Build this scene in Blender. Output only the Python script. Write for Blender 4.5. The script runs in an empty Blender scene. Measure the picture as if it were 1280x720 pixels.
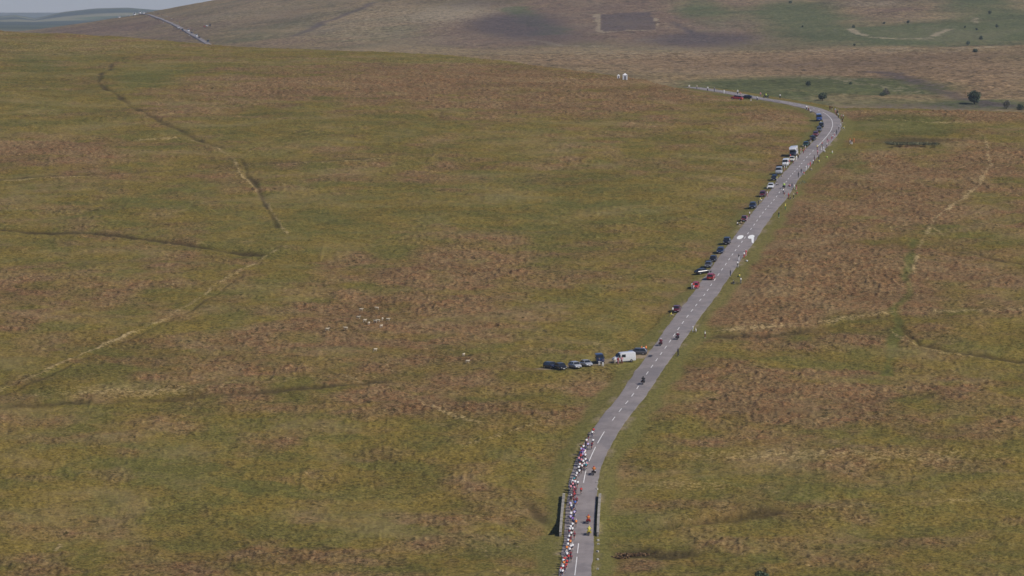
import bpy, bmesh, math, random
import numpy as np
from mathutils import Vector, Matrix, Euler
random.seed(7)
C = bpy.context.scene.collection
SC = bpy.context.scene
# ------------------------------------------------------------------ camera, sky, sun
F = 5200.0; YH = 12.0                      # focal length in photo pixels (1280 wide), true horizon row
PITCH = math.atan((360-YH)/F)
cam = bpy.data.cameras.new('camera'); camo = bpy.data.objects.new('camera', cam); C.objects.link(camo)
cam.sensor_width = 36; cam.lens = 36*F/1280
camo.location = (0, 0, 0); camo.rotation_euler = (math.pi/2-PITCH, 0, 0)
cam.clip_start = 1; cam.clip_end = 120000
SC.camera = camo
SUN_EL = math.radians(43); SUN_AZ = math.radians(112)      # clockwise from +Y (the view direction)
w = bpy.data.worlds.new("World"); SC.world = w; w.use_nodes = True
nt = w.node_tree; bg = nt.nodes['Background']
sky = nt.nodes.new('ShaderNodeTexSky'); sky.sky_type = 'NISHITA'; sky.sun_disc = False
sky.sun_elevation = SUN_EL; sky.sun_rotation = SUN_AZ; sky.air_density = 1.0; sky.dust_density = 0.0; sky.ozone_density = 5.0
tn = nt.nodes.new('ShaderNodeMix'); tn.data_type = 'RGBA'; tn.blend_type = 'MULTIPLY'; tn.inputs[0].default_value = 1; tn.inputs[7].default_value = (.56, .60, .80, 1)
nt.links.new(sky.outputs[0], tn.inputs[6]); nt.links.new(tn.outputs[2], bg.inputs[0]); bg.inputs[1].default_value = 0.06
sl = bpy.data.lights.new('sun', 'SUN'); sl.energy = 2.9; sl.angle = math.radians(0.6); sl.color = (1, 0.94, 0.87)
so = bpy.data.objects.new('sun', sl); C.objects.link(so)
sd = Vector((math.sin(SUN_AZ)*math.cos(SUN_EL), math.cos(SUN_AZ)*math.cos(SUN_EL), math.sin(SUN_EL)))
so.rotation_euler = sd.to_track_quat('Z', 'Y').to_euler()
vs = SC.view_settings; vs.view_transform = 'Standard'; vs.look = 'None'; vs.exposure = 0.58; vs.gamma = 1
try: vs.use_curve_mapping = False
except Exception: pass
SC.cycles.filter_width = 1.5

# ------------------------------------------------------------------ noise
def _h(ix, iy, s):
    n = (ix.astype(np.int64)*374761393 + iy.astype(np.int64)*668265263 + s*974634777) & 0xffffffff
    n = ((n ^ (n >> 13))*1274126177) & 0xffffffff
    n = (n ^ (n >> 16)) & 0xffff
    return n/65535.0
def vn(x, y, s=0):
    x0 = np.floor(x); y0 = np.floor(y); fx = x-x0; fy = y-y0
    fx = fx*fx*(3-2*fx); fy = fy*fy*(3-2*fy)
    a = _h(x0, y0, s); b = _h(x0+1, y0, s); c = _h(x0, y0+1, s); d = _h(x0+1, y0+1, s)
    return (a+(b-a)*fx)*(1-fy)+(c+(d-c)*fx)*fy
def fbm(x, y, sc, s=0, o=3):
    t = 0; a = 1; n = 0
    for i in range(o):
        t = t+a*(vn(x/sc*2**i+i*17.3, y/sc*2**i+i*9.1, s+i)-.5); n += a; a *= .55
    return t/n*2
def sstep(a, b, x):
    t = np.clip((x-a)/(b-a), 0, 1); return t*t*(3-2*t)

# ------------------------------------------------------------------ heights (camera is at z = 0)
PD = np.array([400, 600, 700, 780, 816, 920, 1009, 1134, 1404, 1500, 1650, 1850, 2100, 2600])
PZ = np.array([-116, -112, -110, -106.2, -101.7, -86.3, -75.3, -62.8, -40, -34.5, -27.5, -19.7, -10.7, 0])
_xs = np.linspace(400, 2600, 1101); _zs = np.interp(_xs, PD, PZ)
_k = np.exp(-np.linspace(-3, 3, 41)**2/2); _k /= _k.sum()
_zs = np.convolve(np.pad(_zs, 20, mode='reflect', reflect_type='odd'), _k, 'valid')
CX = [-600, 0, 150, 300, 560, 700, 860, 960, 1050, 1280, 1900]
CY = [36, 39, 45, 57, 67, 84, 105, 120, 133, 138.5, 150]
_yimg = 12-_zs/_xs*F
def h_front(X, Y):
    px = 640+X/Y*F
    yc = np.interp(px, CX, CY)-1.5
    Dc = np.interp(-yc, -_yimg[::1], _xs)
    z = np.interp(Y, _xs, _zs)
    t = np.maximum(Y-(Dc-42), 0)
    drop = np.where(t < 150, t*t/1400., 150*150/1400.+(t-150)*0.2143)
    z = z-drop
    am = sstep(600, 800, Y)*(1-.6*sstep(Dc-350, Dc-60, Y))
    z = z+am*(fbm(X, Y, 120, 11, 2)*1.1+fbm(X, Y, 38, 14, 2)*.55+fbm(X*.3, Y, 24, 15, 2)*.55)
    return z
MX = [-600, 560, 700, 800, 1000, 1100, 1280, 1900]; MY = [75, 68, 66, 66, 63, 60, 57, 52]
def h_mid(X, Y):
    px = 640+X/Y*F
    z = np.interp(Y, [1500, 1850, 2200, 2700, 3400, 9000], [-74, -49, -36, -25, -70, -150])
    zc = -(np.interp(px, MX, MY)-12)*2700/F
    z = z+(zc+25)*sstep(1900, 2700, Y)
    return z+fbm(X, Y, 260, 31, 3)*2.0*(1-.7*sstep(2400, 2650, Y))
FX = [-700, 0, 40, 120, 170, 205, 270, 330, 450, 700, 1280, 2000]; FY = [60, 41, 38, 27, 19, 12, 0, -12, -30, -55, -75, -80]
def h_far(X, Y):
    px = 640+X/Y*F
    DC = 4600.
    zc = -(np.interp(px, FX, FY)-12)*DC/F
    t = np.clip((Y-3000)/(DC-3000), 0, 1)
    z = -62+(zc+62)*(t**0.9)
    z = np.where(Y > DC, zc-(Y-DC)**2/9000., z)
    z = np.maximum(z, -140)
    return z+fbm(X, Y, 500, 51, 3)*5*sstep(3000, 3400, Y)*(1-.9*sstep(4200, 4600, Y))
DXX = [-900, -200, 0, 20, 45, 80, 120, 160, 190, 260, 500, 1500]; DYY = [14, 24, 21, 19, 24, 15, 10.5, 9.5, 12, 14, 18, 16]
def h_dist(X, Y):
    px = 640+X/Y*F
    zc = -(np.interp(px, DXX, DYY)-12)*14000/F
    base = -36+0*X
    t = sstep(11500, 14000, Y)*(1-sstep(15500, 18000, Y))
    return base+(zc-base)*t+fbm(X, Y, 900, 71, 3)*6*t*(1-sstep(13500, 14000, Y))*.6

def ray(px, py):
    cx = (px-640)/F; cy = (360-py)/F; cp = math.cos(PITCH); sp = math.sin(PITCH)
    return np.array([cx, cp+cy*sp, -sp+cy*cp])
def cast(px, py, H, d0=700, d1=2300, st=1.0, top=True):
    d = ray(px, py); t = np.arange(d0, d1, st)/d[1]
    X, Y, Z = d[0]*t, d[1]*t, d[2]*t
    h = H(X, Y); g = Z-h
    i = np.argmax(g < 0)
    if not (g < 0).any():
        i = int(np.argmin(g)); return np.array([X[i], Y[i], h[i]])
    if i == 0: return np.array([X[0], Y[0], h[0]])
    a = g[i-1]/(g[i-1]-g[i]); s = t[i-1]+(t[i]-t[i-1])*a
    return d*s
def densify(P, step):
    P = np.asarray(P, float); seg = np.linalg.norm(np.diff(P[:, :2], axis=0), axis=1); s = np.r_[0, np.cumsum(seg)]
    n = max(2, int(s[-1]/step)+1); q = np.linspace(0, s[-1], n)
    return np.stack([np.interp(q, s, P[:, k]) for k in range(P.shape[1])], 1), q
def smooth(P, n):
    k = np.exp(-np.linspace(-2, 2, 2*n+1)**2/2*1.5); k /= k.sum(); Q = P.copy()
    for c in range(P.shape[1]):
        Q[:, c] = np.convolve(np.pad(P[:, c], n, mode='reflect', reflect_type='odd'), k, 'valid')
    return Q

# road centre line through the moor
RPX = [(706, 800), (712, 760), (717.5, 730), (718.5, 720), (721.5, 695), (723.5, 678), (725, 650), (727, 625), (729, 606), (733, 585), (737, 575), (745, 558), (756, 539), (768, 522), (789, 497), (810, 465), (832, 435), (849, 410), (870, 382), (880.6, 369), (890, 355), (900, 341), (909, 328), (922, 310), (935, 291.7), (944, 280), (960.6, 257.8), (975.6, 238.7), (993, 215.8), (1006, 200), (1015, 190.2), (1022.7, 182.5), (1033.4, 170.8), (1038.5, 164), (1041, 157), (1040, 150.4), (1036, 145.5), (1030, 141), (1018, 136.3), (1000, 131.6), (975, 127), (950, 123), (925, 118.6), (900, 114), (872, 109.5)]
RP = np.array([cast(x, y, h_front) for x, y in RPX])
RP, _ = densify(RP, 1.0); RP = smooth(RP, 9); RP[:, 2] = h_front(RP[:, 0], RP[:, 1])
e0 = (RP[-1]-RP[-12])/11; ea = math.atan2(e0[1], e0[0]); ext = [RP[-1]]
for i in range(170):
    aa = ea+(math.radians(82)-ea)*min(1, i/28); ext.append(ext[-1]+np.array([math.cos(aa), math.sin(aa), 0]))
ext = np.array(ext[1:])
RP = np.vstack([RP, ext])
RP[:, 2] = h_front(RP[:, 0], RP[:, 1]); RP[:, 2] = smooth(RP, 25)[:, 2]
ROAD, RS = densify(RP, 1.0); N = len(ROAD)
TAN = np.gradient(ROAD, axis=0); TAN[:, 2] *= 1; TAN /= np.linalg.norm(TAN, axis=1)[:, None]
TN2 = TAN[:, :2]/np.linalg.norm(TAN[:, :2], axis=1)[:, None]
RGT = np.stack([TN2[:, 1], -TN2[:, 0]], 1)
# pull-off track
LAY = np.array([cast(x, y, h_front) for x, y in [(812, 440), (795, 444), (775, 449), (750, 454), (720, 457.5), (683, 461)]])
LAY, _ = densify(LAY, 1.0); LAY = smooth(LAY, 4)
# stream gully (depth last)
GPX = [(520, 625, .2), (620, 645, .5), (660, 660, .9), (690, 661, 1.7), (703, 658, 2.3), (745, 657, 2.3), (760, 656.5, 1.9), (800, 655, 1.7), (838, 654, 1.1), (900, 648, .6), (1000, 634, .4), (1060, 622, .35), (1120, 612, .2)]
GUL = np.array([list(cast(x, y, h_front))+[d] for x, y, d in GPX]); GUL, _ = densify(GUL, 1.0); GUL = smooth(GUL, 5)

def near(X, Y, S):
    X = np.atleast_1d(np.asarray(X, float)); Y = np.atleast_1d(np.asarray(Y, float)); sh = X.shape
    X = X.ravel(); Y = Y.ravel(); bd = np.full(X.shape, 1e9); bi = np.zeros(X.shape, int)
    for c in range(0, len(X), 4000):
        d = (X[c:c+4000, None]-S[None, :, 0])**2+(Y[c:c+4000, None]-S[None, :, 1])**2
        i = d.argmin(1); bi[c:c+4000] = i; bd[c:c+4000] = np.sqrt(d[np.arange(len(i)), i])
    return bd.reshape(sh), bi.reshape(sh)
def compose(X, Y, nr, nl, ng):
    z = h_front(X, Y)
    m = sstep(7, 22, nr[0])
    micro = (fbm(X, Y, 20, 79, 2)*.40+fbm(X, Y, 7, 81, 2)*.30+fbm(X, Y, 2.6, 85, 2)*.24)*(.15+.85*m)
    m2 = sstep(3.6, 5.5, nr[0]); m3 = sstep(2.5, 7, nl[0])
    z = z+micro*m2*m3
    k = 1-sstep(8, 18, nr[0]); z = z*(1-k)+(ROAD[nr[1], 2]-.05-.25*sstep(3.4, 8, nr[0]))*k
    k = (1-sstep(3.5, 8, nl[0]))*sstep(2.5, 6, nr[0]); z = z*(1-k)+(LAY[nl[1], 2])*k
    z = z-GUL[ng[1], 3]*np.exp(-(ng[0]/2.6)**2)*1.1*sstep(3.3, 4.2, nr[0])
    return z
def H(X, Y):
    return compose(X, Y, near(X, Y, ROAD), near(X, Y, LAY), near(X, Y, GUL))
def Hn(x, y):
    e = 1.2; zx = H(np.array([x-e, x+e, x, x]), np.array([y, y, y-e, y+e]))
    return Vector((-(zx[1]-zx[0])/(2*e), -(zx[3]-zx[2])/(2*e), 1)).normalized()
def ground_at(px, py):
    a = cast(px, py, h_front); lo = max(700, a[1]-45)
    return cast(px, py, H, lo, a[1]+45, .5)

# ------------------------------------------------------------------ materials
def newmat(name):
    m = bpy.data.materials.new(name); m.use_nodes = True; return m, m.node_tree, m.node_tree.nodes['Principled BSDF']
_mc = {}
def mat(name, col, rough=.6, metal=0, var=.12, scale=6, coat=0, emit=None):
    if name in _mc: return _mc[name]
    m, t, b = newmat(name); b.inputs['Roughness'].default_value = rough; b.inputs['Metallic'].default_value = metal
    if coat: b.inputs['Coat Weight'].default_value = coat
    tc = t.nodes.new('ShaderNodeTexCoord'); n = t.nodes.new('ShaderNodeTexNoise'); n.inputs['Scale'].default_value = scale; n.inputs['Detail'].default_value = 3
    t.links.new(tc.outputs['Object'], n.inputs['Vector'])
    r = t.nodes.new('ShaderNodeValToRGB'); e = r.color_ramp.elements
    e[0].position = .3; e[1].position = .7
    e[0].color = tuple(c*(1-var) for c in col)+(1,); e[1].color = tuple(min(1, c*(1+var)) for c in col)+(1,)
    t.links.new(n.outputs['Fac'], r.inputs['Fac']); t.links.new(r.outputs['Color'], b.inputs['Base Color'])
    _mc[name] = m; return m
def ramp(t, pts, src):
    r = t.nodes.new('ShaderNodeValToRGB'); e = r.color_ramp.elements
    e[0].position, e[1].position = pts[0][0], pts[-1][0]
    f = lambda c: (c, c, c, 1) if not isinstance(c, tuple) else c+(1,)
    e[0].color = f(pts[0][1]); e[1].color = f(pts[-1][1])
    for p, c in pts[1:-1]:
        k = e.new(p); k.color = f(c)
    t.links.new(src, r.inputs['Fac']); return r.outputs['Color']
def noise(t, vec, sc, det=4, rough=.6, dist=0):
    n = t.nodes.new('ShaderNodeTexNoise'); n.inputs['Scale'].default_value = sc; n.inputs['Detail'].default_value = det; n.inputs['Roughness'].default_value = rough
    n.inputs['Distortion'].default_value = dist
    t.links.new(vec, n.inputs['Vector']); return n.outputs['Fac']
def mixc(t, fac, a, b, mode='MIX'):
    m = t.nodes.new('ShaderNodeMix'); m.data_type = 'RGBA'; m.blend_type = mode
    for i, v in ((0, fac), (6, a), (7, b)):
        if isinstance(v, tuple): m.inputs[i].default_value = v+(1,)
        elif isinstance(v, (int, float)): m.inputs[i].default_value = v
        else: t.links.new(v, m.inputs[i])
    return m.outputs[2]
def mth(t, op, a, b=0, clamp=False):
    m = t.nodes.new('ShaderNodeMath'); m.operation = op; m.use_clamp = clamp
    for i, v in ((0, a), (1, b)):
        if isinstance(v, (int, float)): m.inputs[i].default_value = v
        else: t.links.new(v, m.inputs[i])
    return m.outputs[0]
def moor_material(name, S=1.0, bump=.5, far=False):
    m, t, b = newmat(name); b.inputs['Roughness'].default_value = .95; b.inputs['Specular IOR Level'].default_value = .05
    g = t.nodes.new('ShaderNodeNewGeometry'); P = g.outputs['Position']
    at = t.nodes.new('ShaderNodeAttribute'); at.attribute_name = 'zone'
    a2 = t.nodes.new('ShaderNodeAttribute'); a2.attribute_name = 'zone_b'
    s1 = t.nodes.new('ShaderNodeSeparateColor'); t.links.new(at.outputs['Color'], s1.inputs[0])
    s2 = t.nodes.new('ShaderNodeSeparateColor'); t.links.new(a2.outputs['Color'], s2.inputs[0])
    heath, green, straw, dark = s1.outputs[0], s1.outputs[1], s1.outputs[2], s2.outputs[2]
    verge, dirt = s2.outputs[0], s2.outputs[1]
    n0 = noise(t, P, .018/S, 4, .6); n1 = noise(t, P, .07/S, 5, .65, .4); n2 = noise(t, P, 1.0/S, 3, .7); n3 = noise(t, P, 2.0/S, 3, .7); n4 = noise(t, P, .16/S, 4, .7, .6)
    fine = mth(t, 'ADD', mth(t, 'MULTIPLY', n2, .6), mth(t, 'MULTIPLY', n3, .4))
    sc = lambda c, k: tuple(v*k for v in c)
    def pal(base, lo, hi): return ramp(t, [(.36, sc(base, 1-lo)), (.50, base), (.64, sc(base, 1+hi))], fine)
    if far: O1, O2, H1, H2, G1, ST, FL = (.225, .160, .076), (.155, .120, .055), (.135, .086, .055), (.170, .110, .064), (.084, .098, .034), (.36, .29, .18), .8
    else: O1, O2, H1, H2, G1, ST, FL = (.171, .124, .028), (.130, .110, .027), (.166, .104, .047), (.176, .093, .041), (.112, .108, .027), (.46, .34, .16), 1.0
    olive = mixc(t, ramp(t, [(.42, 0.), (.58, 1.)], n1), pal(O1, .55, .60), pal(O2, .55, .60))
    heather = mixc(t, ramp(t, [(.44, 0.), (.58, .9)], n4), pal(H1, .60, .85), pal(H2, .58, .80))
    heather = mixc(t, ramp(t, [(.55, 0.), (.68, .6)], noise(t, P, .9/S, 3, .8, .8)), heather, sc(ST, .85))
    if far:
        sp = t.nodes.new('ShaderNodeSeparateXYZ'); t.links.new(P, sp.inputs[0])
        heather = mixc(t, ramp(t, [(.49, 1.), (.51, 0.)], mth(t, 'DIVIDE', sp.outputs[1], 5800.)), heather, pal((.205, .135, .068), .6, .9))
    hf = ramp(t, [(.05, 0.), (.80, .95)], heath)
    c = mixc(t, hf, olive, heather)
    gf = ramp(t, [(.15, 0.), (.8, .9)], mth(t, 'ADD', green, mth(t, 'MULTIPLY', mth(t, 'SUBTRACT', n1, .5), 1.2)))
    c = mixc(t, gf, c, pal(G1, .30, .35))
    nb = noise(t, P, .03/S, 5, .65, .5)
    c = mixc(t, ramp(t, [(.36, .5), (.50, 0.)], nb), c, mixc(t, 1.0, c, (.62, .62, .58), 'MULTIPLY'))
    c = mixc(t, ramp(t, [(.52, 0.), (.66, .30)], nb), c, sc(ST, .62))
    # tussock shadows painted as dark flecks, mostly in the rough ground
    fk = mth(t, 'MULTIPLY', ramp(t, [(.36, .9), (.44, 0.)], noise(t, P, .55/S, 4, .78, .5)), mth(t, 'ADD', .5, hf, True))
    c = mixc(t, fk, c, sc(O2, .30))
    fs = mth(t, 'MULTIPLY', ramp(t, [(.60, 0.), (.70, .6)], noise(t, P, .65/S, 4, .8, .5)), mth(t, 'ADD', .45, hf, True))
    c = mixc(t, fs, c, ST)
    sf = ramp(t, [(.30, 0.), (.85, .75)], mth(t, 'ADD', straw, mth(t, 'MULTIPLY', mth(t, 'SUBTRACT', n2, .5), 2.2)))
    c = mixc(t, sf, c, pal(sc(ST, .82), .3, .3))
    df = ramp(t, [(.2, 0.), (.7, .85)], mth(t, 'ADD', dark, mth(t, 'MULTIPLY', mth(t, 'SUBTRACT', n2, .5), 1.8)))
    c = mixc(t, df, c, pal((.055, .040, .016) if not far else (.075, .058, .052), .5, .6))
    c = mixc(t, mth(t, 'MULTIPLY', verge, .85), c, pal((.135, .122, .034), .3, .35))
    c = mixc(t, dirt, c, pal((.26, .20, .13), .25, .25))
    t.links.new(c, b.inputs['Base Color'])
    bp = t.nodes.new('ShaderNodeBump'); bp.inputs['Strength'].default_value = bump; bp.inputs['Distance'].default_value = .3*S
    t.links.new(mth(t, 'ADD', n3, n2), bp.inputs['Height']); t.links.new(bp.outputs[0], b.inputs['Normal'])
    return m

# ------------------------------------------------------------------ terrain sheets
def grid_mesh(name, Ds, us, Z, attrs, m):
    nr, nc = len(Ds), len(us)
    X = Ds[:, None]*us[None, :]; Y = np.repeat(Ds[:, None], nc, 1)
    co = np.stack([X, Y, Z], -1).reshape(-1, 3).astype(np.float32)
    me = bpy.data.meshes.new(name); me.vertices.add(nr*nc); me.vertices.foreach_set('co', co.ravel())
    i = (np.arange(nr-1)[:, None]*nc+np.arange(nc-1)[None, :]).ravel()
    q = np.stack([i, i+1, i+nc+1, i+nc], 1).astype(np.int32)
    me.loops.add(q.size); me.loops.foreach_set('vertex_index', q.ravel())
    me.polygons.add(len(q)); me.polygons.foreach_set('loop_start', np.arange(0, q.size, 4, dtype=np.int32))
    me.polygons.foreach_set('use_smooth', np.ones(len(q), bool))
    me.update(calc_edges=True)
    for k, a in attrs.items():
        at = me.attributes.new(k, 'FLOAT_COLOR', 'POINT'); at.data.foreach_set('color', np.asarray(a, np.float32).reshape(-1))
    me.materials.append(m)
    o = bpy.data.objects.new(name, me); C.objects.link(o); o['kind'] = 'structure'; return o
def gnear(Ds, us, S, r):
    bd = np.full((len(Ds), len(us)), 1e3, np.float32); bi = np.zeros((len(Ds), len(us)), np.int32)
    for k, s in enumerate(S):
        a, b = np.searchsorted(Ds, [s[1]-r, s[1]+r])
        if a >= b: continue
        lo, hi = (s[0]-r)/s[1], (s[0]+r)/s[1]
        e = r/s[1]*abs(s[0]/s[1])+1e-5
        c, d = np.searchsorted(us, [lo-e, hi+e])
        if c >= d: continue
        X = Ds[a:b, None]*us[None, c:d]
        dd = np.sqrt((X-s[0])**2+(Ds[a:b, None]-s[1])**2)
        sub = bd[a:b, c:d]; mk = dd < sub; sub[mk] = dd[mk]; bi[a:b, c:d][mk] = k
    return bd, bi
def paint(Ds, us, Hf, paths, d0, d1, jit=.5):
    """ world-space bands along traced tracks: returns accumulated strength """
    out = {}
    Xg = Ds[:, None]*us[None, :]; Yg = np.repeat(Ds[:, None], len(us), 1)
    wob = fbm(Xg, Yg, 9, 91, 2)
    for kind, wd, st, pts in paths:
        S = np.array([cast(x, y, Hf, d0, d1, 1.5) for x, y in pts]); S, _ = densify(S, max(1, wd*.6))
        n = len(S); S[:, 0] += fbm(S[:, 0], S[:, 1], 25, 5, 2)*wd*.8
        tg = np.gradient(S[:, :2], axis=0); la = np.abs(tg[:, 0])/(np.linalg.norm(tg, axis=1)+1e-6)
        wv = wd*((.5+(2.0 if kind == 'dark' else 1.2)*la**2) if d1 < 2500 else (.65+.1*la**2))
        bd, bi = gnear(Ds, us, S, wd*6); wd = wv[bi]
        k = st*((.66 if kind == 'straw' else 1.0)+.9*(vn(Xg/6, Yg/9, 12)-.25) if d1 < 2500 else 1.45)*np.exp(-((bd+wob*wd*jit)/wd)**2)
        out[kind] = np.maximum(out.get(kind, 0), k)
    return out
def patches(Ds, us, Hf, lst, d0, d1):
    out = {}
    Xg = Ds[:, None]*us[None, :]; Yg = np.repeat(Ds[:, None], len(us), 1)
    for kind, st, x, y, rx, ry in lst:
        c = cast(x, y, Hf, d0, d1, 2); a = cast(x, y+ry, Hf, d0, d1, 2); b = cast(x, y-ry, Hf, d0, d1, 2)
        mk = 1
        if d1 > 3000:
            if c[1] > 2950: a = cast(x, y+ry, h_far, 3000, d1, 2); b = cast(x, y-ry, h_far, 3000, d1, 2); mk = Yg > 2950
            else: a = cast(x, y+ry, h_mid, 1600, 2750, 2); b = cast(x, y-ry, h_mid, 1600, 2750, 2); mk = Yg < 2950
        r = rx*c[1]/F; R = max(4, abs(b[1]-a[1])/2)
        k = mk*st*np.exp(-(((Xg-c[0])/r)**2+((Yg-c[1])/R)**2)**1.5)
        out[kind] = out.get(kind, 0)+k
    return out
Dn = 700*np.exp(np.arange(0, math.log(2350/700), .00098)); un = np.arange(-.165, .1652, .0003)
Xg = Dn[:, None]*un[None, :]; Yg = np.repeat(Dn[:, None], len(un), 1)
nr_ = gnear(Dn, un, ROAD, 24); nl_ = gnear(Dn, un, LAY, 10); ng_ = gnear(Dn, un, GUL, 9)
Zn = compose(Xg, Yg, nr_, nl_, ng_)
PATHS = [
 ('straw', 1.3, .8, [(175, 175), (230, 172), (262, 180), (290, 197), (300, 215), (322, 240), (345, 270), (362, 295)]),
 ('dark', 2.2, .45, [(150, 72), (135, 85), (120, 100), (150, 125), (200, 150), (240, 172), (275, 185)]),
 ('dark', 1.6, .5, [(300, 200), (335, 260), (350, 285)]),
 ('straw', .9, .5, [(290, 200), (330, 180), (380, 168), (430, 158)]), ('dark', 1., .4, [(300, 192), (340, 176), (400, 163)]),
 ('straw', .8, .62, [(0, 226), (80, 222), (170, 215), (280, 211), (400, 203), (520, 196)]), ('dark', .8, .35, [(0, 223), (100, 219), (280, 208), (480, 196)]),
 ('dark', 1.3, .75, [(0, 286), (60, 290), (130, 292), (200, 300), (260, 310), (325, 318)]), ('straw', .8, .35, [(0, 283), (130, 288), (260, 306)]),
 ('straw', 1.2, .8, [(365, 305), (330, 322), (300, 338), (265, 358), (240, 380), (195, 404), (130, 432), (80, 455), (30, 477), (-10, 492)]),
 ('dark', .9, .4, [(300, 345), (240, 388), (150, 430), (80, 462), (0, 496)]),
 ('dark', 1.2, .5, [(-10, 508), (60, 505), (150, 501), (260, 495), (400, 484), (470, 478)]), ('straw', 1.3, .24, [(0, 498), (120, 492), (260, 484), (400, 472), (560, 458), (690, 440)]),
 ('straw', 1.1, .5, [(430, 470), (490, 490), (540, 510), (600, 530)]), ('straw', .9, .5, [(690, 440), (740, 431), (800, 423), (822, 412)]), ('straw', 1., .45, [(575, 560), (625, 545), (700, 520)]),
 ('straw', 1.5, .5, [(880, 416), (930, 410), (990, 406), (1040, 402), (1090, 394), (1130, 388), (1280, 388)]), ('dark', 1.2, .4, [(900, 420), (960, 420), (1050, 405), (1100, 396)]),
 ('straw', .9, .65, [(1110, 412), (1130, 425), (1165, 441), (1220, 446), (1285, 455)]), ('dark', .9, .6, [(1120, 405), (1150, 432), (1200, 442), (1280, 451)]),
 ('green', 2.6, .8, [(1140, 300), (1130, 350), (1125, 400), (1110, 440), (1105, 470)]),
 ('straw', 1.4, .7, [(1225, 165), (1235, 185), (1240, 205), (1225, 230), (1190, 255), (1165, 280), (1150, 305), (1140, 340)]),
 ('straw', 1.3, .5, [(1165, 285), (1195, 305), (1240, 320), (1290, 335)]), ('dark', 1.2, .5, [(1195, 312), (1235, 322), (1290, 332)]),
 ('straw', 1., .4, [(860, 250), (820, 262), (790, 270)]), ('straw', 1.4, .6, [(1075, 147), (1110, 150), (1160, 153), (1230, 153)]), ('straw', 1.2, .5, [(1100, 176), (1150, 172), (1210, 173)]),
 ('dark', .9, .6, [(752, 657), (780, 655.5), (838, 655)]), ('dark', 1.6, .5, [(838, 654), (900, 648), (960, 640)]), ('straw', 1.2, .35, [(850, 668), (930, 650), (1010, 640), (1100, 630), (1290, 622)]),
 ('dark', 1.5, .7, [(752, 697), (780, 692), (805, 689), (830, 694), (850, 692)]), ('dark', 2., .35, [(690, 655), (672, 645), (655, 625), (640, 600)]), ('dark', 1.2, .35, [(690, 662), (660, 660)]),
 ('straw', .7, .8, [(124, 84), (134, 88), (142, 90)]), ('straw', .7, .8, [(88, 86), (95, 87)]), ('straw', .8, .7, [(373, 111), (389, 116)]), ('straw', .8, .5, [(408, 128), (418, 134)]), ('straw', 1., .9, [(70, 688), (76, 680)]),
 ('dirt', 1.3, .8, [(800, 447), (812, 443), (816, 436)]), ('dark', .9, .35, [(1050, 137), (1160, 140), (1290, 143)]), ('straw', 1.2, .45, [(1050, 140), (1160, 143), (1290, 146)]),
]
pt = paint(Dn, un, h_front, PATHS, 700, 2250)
PATCH = [
 ('heath', .5, 60, 185, 120, 28), ('heath', .55, 250, 130, 110, 22), ('heath', .5, 420, 95, 200, 22), ('heath', .6, 640, 110, 220, 26), ('heath', .3, 800, 130, 160, 20),
 ('heath', .35, 130, 215, 60, 12), ('heath', .3, 120, 350, 170, 50), ('heath', .45, 480, 380, 120, 55), ('heath', .35, 560, 330, 110, 30), ('heath', .35, 650, 360, 90, 40), ('heath', .25, 350, 440, 120, 40),
 ('heath', .45, 500, 500, 90, 22), ('heath', .4, 600, 485, 70, 20), ('heath', .45, 760, 480, 45, 22), ('heath', .5, 800, 215, 60, 18), ('heath', .5, 960, 150, 60, 9), ('heath', .35, 590, 300, 70, 22), ('heath', .4, 640, 520, 80, 16),
 ('heath', .38, 1060, 300, 170, 120), ('heath', .3, 1200, 260, 110, 90), ('heath', .7, 1170, 143, 190, 5), ('heath', .35, 950, 440, 120, 80), ('heath', .35, 480, 430, 220, 80), ('heath', .3, 130, 400, 190, 60), ('heath', .6, 1090, 230, 110, 42), ('heath', .55, 1010, 290, 80, 50), ('heath', .5, 1240, 200, 80, 40), ('heath', .45, 1200, 330, 90, 22), ('heath', .55, 960, 375, 80, 40), ('heath', .5, 1060, 350, 80, 40),
 ('heath', .4, 900, 490, 70, 40), ('heath', .8, 1075, 495, 34, 11), ('heath', .55, 1180, 482, 60, 12), ('heath', .5, 960, 510, 60, 14), ('heath', .9, 795, 706, 34, 9), ('dark', .35, 980, 515, 50, 8), ('heath', .5, 1080, 425, 50, 10),
 ('heath', .25, 1250, 520, 60, 40), ('heath', .4, 740, 500, 50, 30), ('heath', .6, 1200, 145, 120, 6), ('heath', .35, 1050, 690, 200, 26), ('heath', .25, 250, 700, 300, 20),
 ('green', .7, 185, 95, 50, 17), ('green', .45, 60, 75, 80, 22), ('green', .9, 1130, 155, 75, 13), ('green', .6, 1060, 200, 26, 22), ('green', .4, 400, 280, 90, 40), ('green', .3, 700, 250, 140, 60), ('green', .3, 200, 260, 140, 28),
 ('green', .3, 250, 590, 200, 40), ('green', .5, 335, 612, 50, 10), ('green', .3, 960, 600, 200, 30), ('green', .4, 640, 690, 60, 40), ('green', .6, 770, 665, 60, 26), ('green', .5, 960, 700, 30, 8), ('green', .3, 1230, 430, 60, 30), ('green', .4, 1200, 290, 70, 12),
 ('straw', .35, 100, 60, 140, 12), ('straw', .4, 950, 570, 110, 9), ('straw', .3, 160, 490, 120, 8), ('straw', .3, 1150, 570, 120, 12), ('straw', .3, 860, 605, 80, 6), ('straw', .25, 600, 77, 200, 8), ('dark', .55, 1140, 178, 48, 7), ('dark', .4, 105, 115, 30, 8),
]
pp = patches(Dn, un, h_front, PATCH, 700, 2250)
def G(k, d=pt, e=pp): return np.asarray(d.get(k, 0)+e.get(k, 0)*1.0)+0*Xg
nz = fbm(Xg, Yg, 28, 95, 3)*.28
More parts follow.
